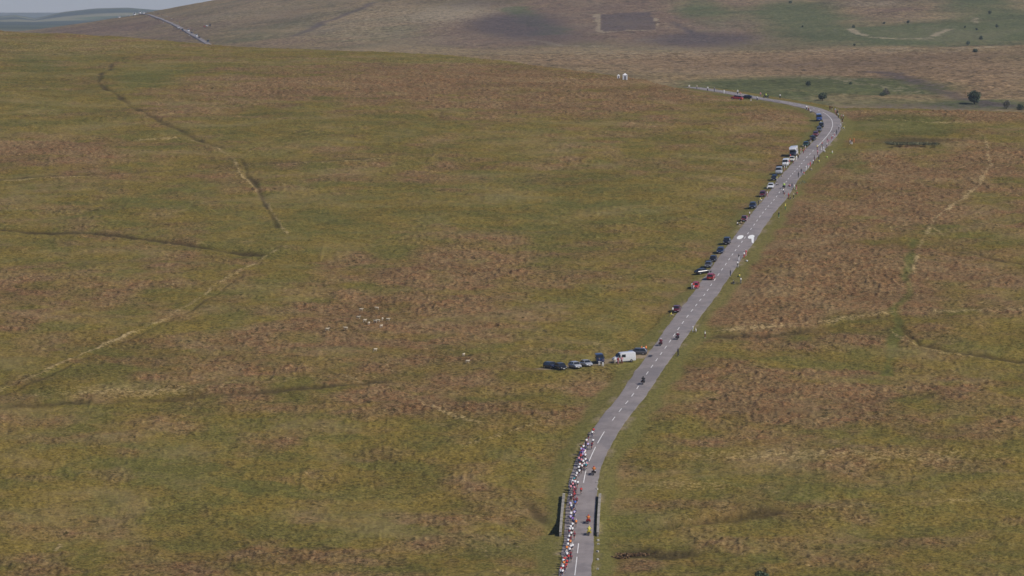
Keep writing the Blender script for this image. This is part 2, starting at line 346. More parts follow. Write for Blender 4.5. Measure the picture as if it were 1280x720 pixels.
HM = np.clip(G('heath')*1.15+fbm(Xg, Yg, 70, 93, 4)*.7+fbm(Xg, Yg, 10, 94, 3)*.85+.02-G('green')*.5, 0, 1)
off = sstep(6, 14, nr_[0])*sstep(3, 8, nl_[0])
tus = np.maximum(vn(Xg/1.0, Yg/1.5, 7)-.35, 0)**1.5*1.25+vn(Xg/.6, Yg/1.2, 8)**3*.40
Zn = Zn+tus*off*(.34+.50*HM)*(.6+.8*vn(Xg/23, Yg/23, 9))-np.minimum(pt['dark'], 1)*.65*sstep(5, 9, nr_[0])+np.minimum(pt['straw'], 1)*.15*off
def zgrid(x, y):
    ui = min(max((x/y-un[0])/(un[1]-un[0]), 0), len(un)-2.01); di = min(max(math.log(y/700)/.00098, 0), len(Dn)-2.01); a, b = int(di), int(ui); fa, fb = di-a, ui-b
    return (Zn[a, b]*(1-fa)+Zn[a+1, b]*fa)*(1-fb)+(Zn[a, b+1]*(1-fa)+Zn[a+1, b+1]*fa)*fb
# bracken bank thrown up along the road's right side by the bridge, pale gravel strips along both road edges
side = np.sign((Xg-ROAD[nr_[1], 0])*RGT[nr_[1], 0]+(Yg-ROAD[nr_[1], 1])*RGT[nr_[1], 1])
vw = 3.6+3.0+fbm(Xg, Yg, 16, 99, 2)*2.2
verge = (1-sstep(vw-.8, vw+1.6, nr_[0]))
lowroad = 1-sstep(870, 900, Yg)
edge = np.exp(-((nr_[0]-3.75)/.33)**2)*lowroad*.9+np.exp(-((nr_[0]-3.5)/.25)**2)*.35
lay = (1-sstep(2.0, 3.6, nl_[0]+fbm(Xg, Yg, 4, 97, 2)*1.4))*.75
za = np.stack([HM, np.clip(G('green')+nz*(G('green') > .02), 0, 1), np.clip(G('straw')+edge, 0, 1), np.ones_like(Xg)], -1)
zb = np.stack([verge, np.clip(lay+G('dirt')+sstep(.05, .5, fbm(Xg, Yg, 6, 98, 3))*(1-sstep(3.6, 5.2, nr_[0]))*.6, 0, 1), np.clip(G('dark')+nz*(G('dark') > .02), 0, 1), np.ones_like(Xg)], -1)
MOOR = moor_material('moor_vegetation')
grid_mesh('moorland', Dn, un, Zn, {'zone': za, 'zone_b': zb}, MOOR)

# far side of the valley and the next hill
def h_back(X, Y): return np.maximum(h_mid(X, Y), h_far(X, Y))
Df = 1560*np.exp(np.arange(0, math.log(7000/1560), .0019)); uf = np.arange(-.165, .1655, .0006)
FROAD = smooth(densify(np.array([cast(x, y, h_back, 2900, 4600, 2) for x, y in [(272, 62), (262, 56), (250, 48.5), (238, 42), (226, 35), (212, 28), (198, 22.5), (187, 18), (177, 15.5)]]), 4)[0], 10)
FPATHS = [
 ('straw', 6, .9, [(748, 18), (750, 28), (753, 40)]), ('straw', 6, .8, [(753, 40), (790, 38), (821, 37)]), ('straw', 6, .8, [(821, 37), (818, 25), (805, 15)]),
 ('straw', 5, .55, [(600, 69.5), (700, 67.5), (800, 67), (1000, 64.5), (1100, 61.5), (1280, 58.5)]),
 ('straw', 7, .6, [(665, 50), (700, 57), (760, 58)]), ('dark', 9, .45, [(470, 3), (440, 15), (400, 30), (370, 45)]), ('green', 22, .8, [(640, 10), (665, 25), (690, 42)]),
 ('straw', 6, .95, [(1063, 36), (1070, 41), (1080, 45)]), ('straw', 5, 1., [(1090, 47), (1125, 48.5), (1160, 48)]), ('straw', 6, .9, [(1168, 45), (1178, 40), (1188, 36)]), ('straw', 5, .6, [(1217, 22), (1220, 29)]),
 ('straw', 9, .6, [(800, 50), (850, 48), (900, 52)]), ('dark', 8, .4, [(840, 28), (870, 42), (885, 52)]), ('straw', 12, .3, [(1000, 96), (1120, 112), (1190, 122)]), ('dark', 12, .4, [(1100, 90), (1190, 120), (1240, 132)]),
]
bt = paint(Df, uf, h_back, FPATHS, 1600, 5200, .2)
FPATCH = [
 ('heath', .9, 700, 25, 160, 30), ('heath', .8, 860, 40, 90, 22), ('heath', .5, 960, 15, 120, 22), ('heath', .7, 620, 50, 80, 12), ('heath', .8, 110, 40, 100, 10), ('heath', .3, 210, 45, 60, 10), ('heath', .9, 1060, 80, 240, 16), ('heath', .4, 700, 75, 240, 10), ('heath', .9, 1180, 100, 110, 20), ('heath', .5, 1180, 5, 100, 12),
 ('dark', .7, 640, 30, 60, 16), ('dark', .15, 720, 30, 140, 26), ('dark', .7, 880, 50, 80, 10), ('dark', .45, 1180, 134, 160, 6), ('green', .55, 1160, 131, 170, 7), ('dark', .25, 1050, 80, 250, 16), ('dark', .35, 690, 45, 60, 14), ('dark', .3, 340, 25, 60, 14), ('dark', .3, 600, 5, 60, 8),
 ('green', 1.1, 1160, 42, 150, 16), ('green', .9, 1000, 22, 70, 24), ('green', .8, 880, 15, 40, 20), ('green', 1., 960, 110, 130, 15), ('green', .8, 1120, 110, 90, 12), ('green', .8, 1240, 18, 70, 30), ('green', .5, 460, 42, 70, 10), ('green', .5, 1230, 133, 60, 8), ('green', .4, 330, 40, 60, 14),
 ('straw', .45, 480, 25, 130, 28), ('straw', .4, 300, 18, 100, 16), ('straw', .5, 580, 15, 60, 12), ('straw', .35, 1150, 64, 160, 5), ('straw', .35, 800, 70, 150, 5), ('straw', .5, 1090, 5, 60, 5),
]
bp_ = patches(Df, uf, h_back, FPATCH, 1600, 5200)
def polymask(Ds, us, Hf, pts, d0, d1):
    S = [cast(x, y, Hf, d0, d1, 2) for x, y in pts]; X = Ds[:, None]*us[None, :]; Y = Ds[:, None]+0*X; ins = np.zeros(X.shape, bool)
    for a, b in zip(S, S[1:]+S[:1]):
        k = (a[1] > Y) != (b[1] > Y); ins ^= k & (X < (b[0]-a[0])*(Y-a[1])/(b[1]-a[1]+1e-9)+a[0])
    return ins.astype(float)
plot = polymask(Df, uf, h_back, [(753, 39), (750, 28), (752, 18), (812, 14.5), (818, 26), (821, 37)], 1600, 5200)
bt['plot'] = plot
Xf = Df[:, None]*uf[None, :]; Yf = np.repeat(Df[:, None], len(uf), 1)
Zf = h_back(Xf, Yf)+fbm(Xf, Yf, 14, 61, 2)*.5+np.maximum(vn(Xf/4, Yf/5, 62)-.4, 0)*1.3*(Yf < 2900)
Zf = np.where(Yf > 5600, Zf-(Yf-5600)*.05, Zf)
nzf = fbm(Xf, Yf, 90, 66, 3)*.3
HF = fbm(Xf, Yf, 160, 67, 4)*.6+fbm(Xf, Yf, 30, 68, 3)*.45
GF = lambda k: np.asarray(bt.get(k, 0)+bp_.get(k, 0))+0*Xf
za = np.stack([np.clip(GF('heath')*1.1+HF+.05-GF('green')*.9, 0, 1), np.clip(GF('green')+nzf*(GF('green') > .03), 0, 1), np.clip(GF('straw'), 0, 1), np.ones_like(Xf)], -1)
k_ = 1-bt['plot']; za[..., 0] = za[..., 0]*k_+.8*bt['plot']; za[..., 1] *= k_; za[..., 2] *= k_
zb = np.stack([0*Xf, 0*Xf, np.clip(GF('dark')*k_+bt['plot']*.62+nzf*.5*(GF('dark') > .03), 0, 1), np.ones_like(Xf)], -1)
grid_mesh('far_hills', Df, uf, Zf, {'zone': za, 'zone_b': zb}, moor_material('far_hill_vegetation', 5.0, .3, True))

Dd = np.r_[6500*np.exp(np.arange(0, math.log(19000/6500), .01)), 24000, 34000, 50000]; ud = np.arange(-.2, .201, .0015)
Xd = Dd[:, None]*ud[None, :]; Yd = np.repeat(Dd[:, None], len(ud), 1)
def plain_material():
    m, t, b = newmat('farmland_patchwork'); b.inputs['Roughness'].default_value = 1; b.inputs['Specular IOR Level'].default_value = .1
    g = t.nodes.new('ShaderNodeNewGeometry'); P = g.outputs['Position']
    v = t.nodes.new('ShaderNodeTexVoronoi'); v.inputs['Scale'].default_value = .0022; t.links.new(P, v.inputs['Vector'])
    s = t.nodes.new('ShaderNodeSeparateColor'); t.links.new(v.outputs['Color'], s.inputs[0])
    c = ramp(t, [(0, (.035, .05, .02)), (.4, (.09, .11, .04)), (.7, (.19, .17, .08)), (1, (.05, .06, .025))], s.outputs[0])
    c = mixc(t, ramp(t, [(.45, 0.), (.55, 1.)], noise(t, P, .0012, 3)), c, (.035, .045, .022))
    t.links.new(c, b.inputs['Base Color']); return m
grid_mesh('distant_hills', Dd, ud, h_dist(Xd, Yd), {}, plain_material())
# the sheet under and around it all, out to the horizon
Db = np.r_[np.linspace(60, 690, 24)]; ub = np.linspace(-1.2, 1.2, 81)
def coarse(name, Ds, us, f, m):
    X = Ds[:, None]*us[None, :]; Y = np.repeat(Ds[:, None], len(us), 1)
    return grid_mesh(name, Ds, us, f(X, Y), {}, m)
Dg = np.r_[40, np.linspace(120, 1500, 60), np.linspace(1600, 7000, 70), 9000, 12000, 18000, 30000, 60000]
coarse('ground', Dg, np.tan(np.linspace(-1.35, 1.35, 121)), lambda X, Y: np.where(Y < 1700, h_front(X, np.maximum(Y, 400)), np.where(Y < 6500, np.maximum.reduce([h_front(X, np.maximum(Y, 400)), h_mid(X, Y), h_far(X, Y)]), -45))-np.where(np.abs(X/Y) < .18, 7, 3), MOOR)

# ------------------------------------------------------------------ roads
def ribbon(name, P, R, offs, zs, m, kind='structure'):
    bm = bmesh.new(); rows = []
    for p, r in zip(P, R):
        rows.append([bm.verts.new((p[0]+r[0]*o, p[1]+r[1]*o, p[2]+z)) for o, z in zip(offs, zs)])
    for a, b in zip(rows, rows[1:]):
        for i in range(len(offs)-1): bm.faces.new((a[i], a[i+1], b[i+1], b[i]))
    bm.normal_update(); me = bpy.data.meshes.new(name); bm.to_mesh(me); bm.free(); me.materials.append(m)
    o = bpy.data.objects.new(name, me); C.objects.link(o)
    if kind: o['kind'] = kind
    return o
def asphalt():
    m, t, b = newmat('worn_asphalt'); b.inputs['Roughness'].default_value = .85
    g = t.nodes.new('ShaderNodeNewGeometry'); P = g.outputs['Position']
    at = t.nodes.new('ShaderNodeAttribute'); at.attribute_name = 'wear'
    c = ramp(t, [(.38, (.172, .146, .134)), (.5, (.213, .182, .168)), (.62, (.255, .220, .203))], noise(t, P, .25, 5, .7))
    c = mixc(t, mth(t, 'MULTIPLY', at.outputs['Fac'], ramp(t, [(.4, .15), (.6, .55)], noise(t, P, .08, 3))), c, (.245, .212, .198))
    c = mixc(t, ramp(t, [(.64, 0.), (.66, .6)], noise(t, P, .05, 1, .5, .2)), c, (.145, .125, .120))
    c = mixc(t, ramp(t, [(.56, 0.), (.60, .35)], noise(t, P, .12, 2, .5, .3)), c, (.125, .115, .118))
    c = mixc(t, ramp(t, [(.4, .0), (.7, .3)], noise(t, P, 5, 3, .7)), c, (.24, .22, .21))
    t.links.new(c, b.inputs['Base Color']); return m
ASPH = asphalt()
def width_at(Y): return np.interp(Y, [700, 816, 900, 1009, 1134, 1500], [5.9, 5.9, 5.9, 6.3, 6.4, 6.2])
hw = width_at(ROAD[:, 1])/2
ex = fbm(RS, RS*0, 6, 3, 3)*.26; ex2 = fbm(RS, RS*0+50, 6, 4, 3)*.26
bm = bmesh.new(); rows = []
for i in range(N):
    p, r = ROAD[i], RGT[i]; a = hw[i]; row = []
    for o, z in ((-a+ex[i]-.05, -.35), (-a+ex[i], .03), (-a*.74, .065), (-a*.5, .085), (-a*.26, .10), (0, .11), (a*.26, .10), (a*.5, .085), (a*.74, .065), (a+ex2[i], .03), (a+ex2[i]+.05, -.35)):
        row.append(bm.verts.new((p[0]+r[0]*o, p[1]+r[1]*o, p[2]+z)))
    rows.append(row)
for a, b in zip(rows, rows[1:]):
    for i in range(10): bm.faces.new((a[i], a[i+1], b[i+1], b[i]))
me = bpy.data.meshes.new('road'); bm.to_mesh(me); bm.free()
wa = me.attributes.new('wear', 'FLOAT', 'POINT'); wa.data.foreach_set('value', np.tile(np.array([0, 0, 1, .2, 1, .1, 1, .2, 1, 0, 0], np.float32), N)); me.materials.append(ASPH)
o = bpy.data.objects.new('road', me); C.objects.link(o); o['kind'] = 'structure'
# centre line
def s_at(py):    # arc position on the road at an image row, by projection
    P = ROAD; cp, sp = math.cos(PITCH), math.sin(PITCH)
    dep = P[:, 1]*cp-P[:, 2]*sp; v = P[:, 1]*sp+P[:, 2]*cp
    yy = 360-F*v/dep
    k = np.arange(N); ok = RS < RS[-1]-180
    return RS[np.argmin(np.abs(yy-py)+np.where(ok, 0, 1e6))]
def rp(s, o=0, z=0):
    return np.array([np.interp(s, RS, ROAD[:, 0])+np.interp(s, RS, RGT[:, 0])*o, np.interp(s, RS, ROAD[:, 1])+np.interp(s, RS, RGT[:, 1])*o, np.interp(s, RS, ROAD[:, 2])+z])
s0, s1 = s_at(485.), s_at(186.)
n_d = 46
per = (s_at(383.3)-s_at(486.7))/13.0
print('dash period', per, 'road length', RS[-1])
marks = []
s = s_at(487)
while s < s_at(187): marks.append((s, s+per*.42)); s += per
s = s_at(487)-per
while s > s_at(537): marks.append((s, s+per*.42)); s -= per
for a, b in ((555, 540), (576.5, 559), (604, 584), (692, 680), (720, 697), (750, 730)): marks.append((s_at(a), s_at(b)))
marks.append((s_at(184), s_at(141)+2))
s = s_at(141)+8
while s < RS[-1]-30: marks.append((s, s+3)); s += 9
bm = bmesh.new()
for a, b in marks:
    q = np.arange(a, b+.5, .8) if b-a > 1 else np.array([a, b]); q = np.append(q[q < b], b)
    prev = None
    for sx in q:
        L = rp(sx, -.085, .125); R_ = rp(sx, .085, .125); cur = (bm.verts.new(L), bm.verts.new(R_))
        if prev: bm.faces.new((prev[0], prev[1], cur[1], cur[0]))
        prev = cur
me = bpy.data.meshes.new('road_markings'); bm.to_mesh(me); bm.free(); me.materials.append(mat('road_paint', (.72, .70, .66), .7, var=.12, scale=3))
o = bpy.data.objects.new('road_markings', me); C.objects.link(o); o['kind'] = 'structure'
# far road
ft = np.gradient(FROAD, axis=0)[:, :2]; ft /= np.linalg.norm(ft, axis=1)[:, None]; fr = np.stack([ft[:, 1], -ft[:, 0]], 1)
FRD = FROAD.copy(); FRD[:, 2] = h_back(FRD[:, 0], FRD[:, 1])+.3
ribbon('far_road', FRD, fr, (-2.7, -2.1, 2.1, 2.7), (-.5, 0, 0, -.5), ASPH)
# stream
gi = [i for i in range(len(GUL)) if 0 <= i and abs(GUL[i, 0]-ROAD[np.argmin(np.abs(ROAD[:, 1]-GUL[i, 1])), 0]) < 12]
gp = GUL[gi][:, :3].copy(); gz = H(gp[:, 0], gp[:, 1]); gp[:, 2] = gz.min()+.35
gt = np.gradient(gp, axis=0)[:, :2]; gt /= np.linalg.norm(gt, axis=1)[:, None]; gr = np.stack([gt[:, 1], -gt[:, 0]], 1)
ribbon('stream', gp, gr, (-1.3, 0, 1.3), (0, 0, 0), mat('peaty_water', (.03, .035, .035), .08, var=.2))

# ------------------------------------------------------------------ mesh helpers
class MB:
    def __init__(s): s.b = bmesh.new()
    def xf(s, vs_, M):
        for v in vs_: v.co = M @ v.co
    def box(s, c, d, rz=0, taper=1.0, bev=0):
        r = bmesh.ops.create_cube(s.b, size=1)['verts']
        for v in r:
            k = taper if v.co.z > 0 else 1
            v.co = Vector((v.co.x*d[0]*k, v.co.y*d[1]*k, v.co.z*d[2]))
        s.xf(r, Matrix.Translation(c) @ Matrix.Rotation(rz, 4, 'Z')); return s
    def cyl(s, a, b, r, r2=None, n=10):
        a, b = Vector(a), Vector(b); d = b-a
        v = bmesh.ops.create_cone(s.b, cap_ends=True, segments=n, radius1=r, radius2=r if r2 is None else r2, depth=d.length)['verts']
        s.xf(v, Matrix.Translation((a+b)/2) @ d.to_track_quat('Z', 'Y').to_matrix().to_4x4()); return s
    def path(s, pts, r, n=8):
        for a, b in zip(pts, pts[1:]): s.cyl(a, b, r, n=n)
        for p in pts[1:-1]: s.ell(p, (r, r, r), 6, 5)
        return s
    def ell(s, c, d, u=12, v=8):
        r = bmesh.ops.create_uvsphere(s.b, u_segments=u, v_segments=v, radius=1)['verts']
        s.xf(r, Matrix.Translation(c) @ Matrix.Diagonal((*d, 1))); return s
    def torus(s, c, R, r, n=20, k=6):     # axis along x
        g = []
        for i in range(n):
            a = 2*math.pi*i/n
            g.append([s.b.verts.new((c[0]+r*math.sin(2*math.pi*j/k), c[1]+(R+r*math.cos(2*math.pi*j/k))*math.cos(a), c[2]+(R+r*math.cos(2*math.pi*j/k))*math.sin(a))) for j in range(k)])
        for i in range(n):
            for j in range(k): s.b.faces.new((g[i][j], g[(i+1) % n][j], g[(i+1) % n][(j+1) % k], g[i][(j+1) % k]))
        return s
    def hull(s, st):          # st: list of (y, [(x,z)...]) half rings from bottom centre to top centre, mirrored
        rings = []
        for y, h in st:
            full = h+[(-x, z) for x, z in reversed(h) if x > 1e-6]
            rings.append([s.b.verts.new((x, y, z)) for x, z in full])
        for a, b in zip(rings, rings[1:]):
            n = len(a)
            for i in range(n): s.b.faces.new((a[i], a[(i+1) % n], b[(i+1) % n], b[i]))
        s.b.faces.new(rings[0]); s.b.faces.new(list(reversed(rings[-1]))); return s
    def quad(s, p):
        s.b.faces.new([s.b.verts.new(q) for q in p]); return s
    def done(s, name, smooth_=False):
        bmesh.ops.recalc_face_normals(s.b, faces=s.b.faces)
        me = bpy.data.meshes.new(name); s.b.to_mesh(me); s.b.free()
        if smooth_:
            for p in me.polygons: p.use_smooth = True
        me.materials.append(None); return me
def ob(name, me, m, parent=None):
    o = bpy.data.objects.new(name, me); C.objects.link(o)
    if m: o.material_slots[0].link = 'OBJECT'; o.material_slots[0].material = m
    if parent: o.parent = parent
    return o
def thing(name, label, cat, group=None, kind=None):
    o = bpy.data.objects.new(name, None); o.empty_display_size = .3; C.objects.link(o); tag(o, label, cat, group, kind); return o
def tag(o, label, cat, group=None, kind=None):
    o['label'] = label; o['category'] = cat
    if group: o['group'] = group
    if kind: o['kind'] = kind
    return o
_cache = {}
def cached(k, f):
    if k not in _cache: _cache[k] = f()
    return _cache[k]
def put(o, p, head=None, up=None):
    z = Vector(up) if up is not None else Vector((0, 0, 1))
    f = Vector((head[0], head[1], 0)) if head is not None else Vector((0, 1, 0))
    f = (f-z*f.dot(z)).normalized(); x = f.cross(z).normalized()
    M = Matrix((x, f, z)).transposed().to_4x4(); M.translation = Vector(p); o.matrix_world = M; return o
def place(o, px, py, head, flat=True, back=0., drop=0.):
    p = ground_at(px, py); p = p.copy()
    if back: p[1] += back; p[2] = H(np.array([p[0]]), np.array([p[1]]))[0]
    d, i = near([p[0]], [p[1]], ROAD); i = int(i[0])
    if d[0] > 7: p[2] = zgrid(p[0], p[1])
    if d[0] < hw[i]: p[2] = ROAD[i, 2]+.10*(1-(d[0]/hw[i])**2)+.02
    if head in ('up', 'down'):
        s_ = 1 if head == 'up' else -1; head = TN2[i]*s_
    elif head == 'road':                      # face the road
        head = (ROAD[i, 0]-p[0], ROAD[i, 1]-p[1])
        if d[0] < .5: head = RGT[i]
    put(o, (p[0], p[1], p[2]-drop), head, Hn(p[0], p[1]) if flat else None); return p, i

# ------------------------------------------------------------------ vehicles
GLASS = mat('car_glass', (.02, .024, .028), .08, var=.05); TYRE = mat('tyre_rubber', (.02, .02, .02), .8); RIM = mat('alloy_rim', (.45, .45, .46), .35, .8)
LAMP = mat('clear_lamp', (.75, .75, .72), .15); REDL = mat('red_lamp', (.35, .02, .015), .2); PLW = mat('plate_white', (.75, .75, .72), .5); PLY = mat('plate_yellow', (.75, .55, .08), .5); BLK = mat('black_plastic', (.025, .025, .027), .6)
PC = {'black': (.012, .012, .014), 'navy': (.018, .026, .06), 'blue': (.03, .07, .22), 'lightblue': (.30, .42, .62), 'maroon': (.12, .012, .018), 'red': (.42, .02, .015), 'white': (.78, .78, .76), 'silver': (.42, .43, .44), 'grey': (.10, .10, .105), 'green': (.015, .05, .03), 'cream': (.7, .66, .54), 'yellow': (.75, .6, .05), 'orange': (.7, .2, .03), 'darkred': (.16, .03, .03)}
def paintm(c): return mat('paint_'+c, PC[c], .32, .15, var=.04, coat=.6)
CAR = {'hatch': (4.0, 1.76, 1.47, .95, .55, .40), 'estate': (4.65, 1.80, 1.48, 1.15, .30, .70), 'suv': (4.5, 1.86, 1.76, 1.0, .25, .60), 'saloon': (4.5, 1.78, 1.42, 1.15, .95, .75)}
def car_meshes(kind):
    L, W, Ht, bon, rg, ws = CAR[kind]; h = W/2; l = L/2; zb = Ht*.62; g = .2 if kind != 'suv' else .27
    def ring(y, zl, zt, k): return (y, [(0, zl), (h*k*.9, zl), (h*k, zl+.16), (h*k, (zl+zt)/2), (h*k*.985, zt-.13), (h*k*.9, zt), (0, zt+.03)])
    d = {}
    b = MB(); b.hull([ring(-l, .38, zb-.28, .86), ring(-l+.08, .26, zb-.06, .95), ring(-l+.35, g, zb, 1), ring(-.2, g, zb, 1), ring(l-bon, g, zb, 1), ring(l-.4, g, zb-.13, .985), ring(l-.1, .25, zb-.27, .93), ring(l, .36, zb-.38, .84)])
    yrb, yrt, yft, yfb = -l+.08, -l+.08+rg+.22, l-bon-ws, l-bon+.02
    wb, wt = h*.90, h*.74
    for sx in (-1, 1):
        for (ya, xa, za), (yb2, xb, zb2) in (((yfb, wb, zb), (yft, wt, Ht-.04)), ((yrb+.05, wb, zb), (yrt, wt, Ht-.04)), (((yft+yrt)/2, wb+.005, zb), ((yft+yrt)/2, wt+.01, Ht-.04))):
            b.cyl((sx*xa, ya, za-.03), (sx*xb, yb2, zb2), .045, n=6)
    d['body'] = b.done('body')
    def cr(y, top, k=1): return (y, [(0, zb-.05), (wb*k, zb-.05), (wb*k+(wt-wb)*k*max(0, (top-zb))/(Ht-zb), top), (0, top+.005)])
    d['window_glass'] = MB().hull([cr(yrb, zb-.02, .93), cr(yrt, Ht-.05), cr(yft, Ht-.05), cr(yfb, zb-.02, .95)]).done('window_glass')
    def rr(y, dz, k): return (y, [(0, Ht-.07), (wt*k*1.02, Ht-.07), (wt*k*.96, Ht-.02+dz), (0, Ht+.01+dz)])
    d['roof'] = MB().hull([rr(yrt-.1, -.03, .97), rr(yrt+.2, 0, 1), rr(yft-.25, 0, 1), rr(yft+.04, -.03, .97)]).done('roof')
    d['dims'] = (L, W, Ht, zb, l, h); return d
def wheel_meshes(r=.31, wd=.2):
    t = MB().torus((0, 0, 0), r-.055, .055, 20, 6); t.cyl((-wd/2, 0, 0), (wd/2, 0, 0), r-.03, n=20)
    k = MB().cyl((-wd/2-.012, 0, 0), (wd/2+.012, 0, 0), r*.62, n=14)
    return t.done('wheel'), k.done('rim')
def add_wheels(root, pos, r=.31, wd=.2, detail=True):
    wm, rm = cached(('wh', r, wd), lambda: wheel_meshes(r, wd))
    for x, y in pos:
        o = ob('wheel', wm, TYRE, root); o.location = (x, y, r)
        if detail: ob('rim', rm, RIM, o)
def small(name, key, f, m, root, loc=None):
    o = ob(name, cached(key, f), m, root)
    if loc: o.location = loc
    return o
def make_car(kind, col, label, group='cars parked beside the moorland road', detail=True, cat='car', name='parked_car'):
    d = cached(('car', kind), lambda: car_meshes(kind)); L, W, Ht, zb, l, h = d['dims']
    r = thing(name, label, cat, group); p = paintm(col)
    ob('body', d['body'], p, r); ob('window_glass', d['window_glass'], GLASS, r); ob('roof', d['roof'], p, r)
    add_wheels(r, [(x, y) for x in (-h+.09, h-.09) for y in (-l*.6, l*.63)], detail=detail)
    for sx in (-1, 1):
        small('headlight', 'hl', lambda: MB().ell((0, 0, 0), (.17, .10, .08), 8, 6).done('headlight', True), LAMP, r, (sx*h*.68, l-.10, zb-.36))
        small('tail_light', 'tl', lambda: MB().box((0, 0, 0), (.2, .06, .22)).done('tail_light'), REDL, r, (sx*h*.72, -l+.03, zb-.3))
        if detail: small('wing_mirror', 'wm', lambda: MB().ell((0, 0, 0), (.11, .06, .07), 8, 5).done('wing_mirror', True), p, r, (sx*(h+.05), l-1.25, zb+.02))
    if detail:
        small('grille', 'gr', lambda: MB().box((0, 0, 0), (.8, .05, .14)).done('grille'), BLK, r, (0, l-.01, zb-.46))
        small('number_plate', 'np', lambda: MB().box((0, 0, 0), (.5, .02, .11)).done('number_plate'), PLY, r, (0, -l-.006, zb-.42))
        small('number_plate', 'np', None, PLW, r, (0, l+.012, .34))
    return r
def make_van(col, label, group, L=5.2, W=1.95, Ht=2.25, glassy=False, cat='van', name='parked_van', roofcol=None):
    key = ('van', L, W, Ht); h = W/2; l = L/2
    def body():
        b = MB()
        def ring(y, zl, zt, k, kt=.9): return (y, [(0, zl), (h*k*.95, zl), (h*k, zl+.15), (h*k, min(zt-.1, 1.15)), (h*k*kt, zt-.06), (h*k*kt*.88, zt), (0, zt+.03)])
        b.hull([ring(-l, .32, Ht-.1, .97), ring(-l+.15, .24, Ht, 1), ring(l-2.0, .24, Ht, 1), ring(l-1.55, .24, Ht-.12, 1), ring(l-.75, .24, 1.25, 1, .93), ring(l-.2, .24, 1.02, .97, .93), ring(l, .33, .85, .88, .93)])
        return b.done('body')
    r = thing(name, label, cat, group); p = paintm(col)
    ob('body', cached(key, body), p, r)
    y0, z0, y1, z1 = l-.78, 1.26, l-1.52, Ht-.15
    small('windscreen', key+('ws',), lambda: MB().quad([(-h*.86, y0+.03, z0+.03), (h*.86, y0+.03, z0+.03), (h*.8, y1+.05, z1+.03), (-h*.8, y1+.05, z1+.03)]).quad([(-h*.86, y0, z0-.01), (-h*.8, y1, z1-.01), (h*.8, y1, z1-.01), (h*.86, y0, z0-.01)]).done('windscreen'), GLASS, r)
    for sx in (-1, 1):
        def sw(a, b_, sx=sx):
            m_ = MB(); x1, x2 = sx*(h*1.0+.006), sx*(h*.925+.008)
            m_.quad([(x1, a, 1.2), (x1, b_, 1.2), (x2, b_, Ht-.35), (x2, a, Ht-.35)]); return m_.done('side_window')
        small('side_window', key+('f', sx), lambda: sw(l-1.5, l-.98), GLASS, r)
        if glassy:
            small('side_window', key+('m', sx), lambda: sw(l-2.7, l-1.75), GLASS, r); small('side_window', key+('r', sx), lambda: sw(-l+.3, l-2.95), GLASS, r)
        else: small('side_window', key+('m', sx), lambda: sw(l-2.75, l-1.8), GLASS, r)
        small('headlight', 'hl', lambda: MB().ell((0, 0, 0), (.17, .10, .08), 8, 6).done('headlight', True), LAMP, r, (sx*h*.66, l-.1, .78))
        small('tail_light', 'tl2', lambda: MB().box((0, 0, 0), (.12, .05, .4)).done('tail_light'), REDL, r, (sx*h*.86, -l-.0, 1.0))
        small('wing_mirror', 'wmv', lambda: MB().box((0, 0, 0), (.16, .1, .28)).done('wing_mirror'), BLK, r, (sx*(h+.1), l-1.05, 1.35))
    small('rear_window', key+('rw',), lambda: MB().box((0, -l-.012, Ht-.62), (W*.7, .03, .5)).done('rear_window'), GLASS, r)
    small('number_plate', 'np', lambda: MB().box((0, 0, 0), (.5, .02, .11)).done('number_plate'), PLW, r, (0, l+.012, .5))
    if roofcol: small('roof_panel', key+('rp',), lambda: MB().hull([(-l+.1, [(0, Ht), (h*.78, Ht), (h*.74, Ht+.09), (0, Ht+.1)]), (l-2.0, [(0, Ht), (h*.78, Ht), (h*.74, Ht+.09), (0, Ht+.1)])]).done('roof_panel'), paintm(roofcol), r)
    add_wheels(r, [(x, y) for x in (-h+.1, h-.1) for y in (-l*.58, l*.62)], .34, .22)
    return r
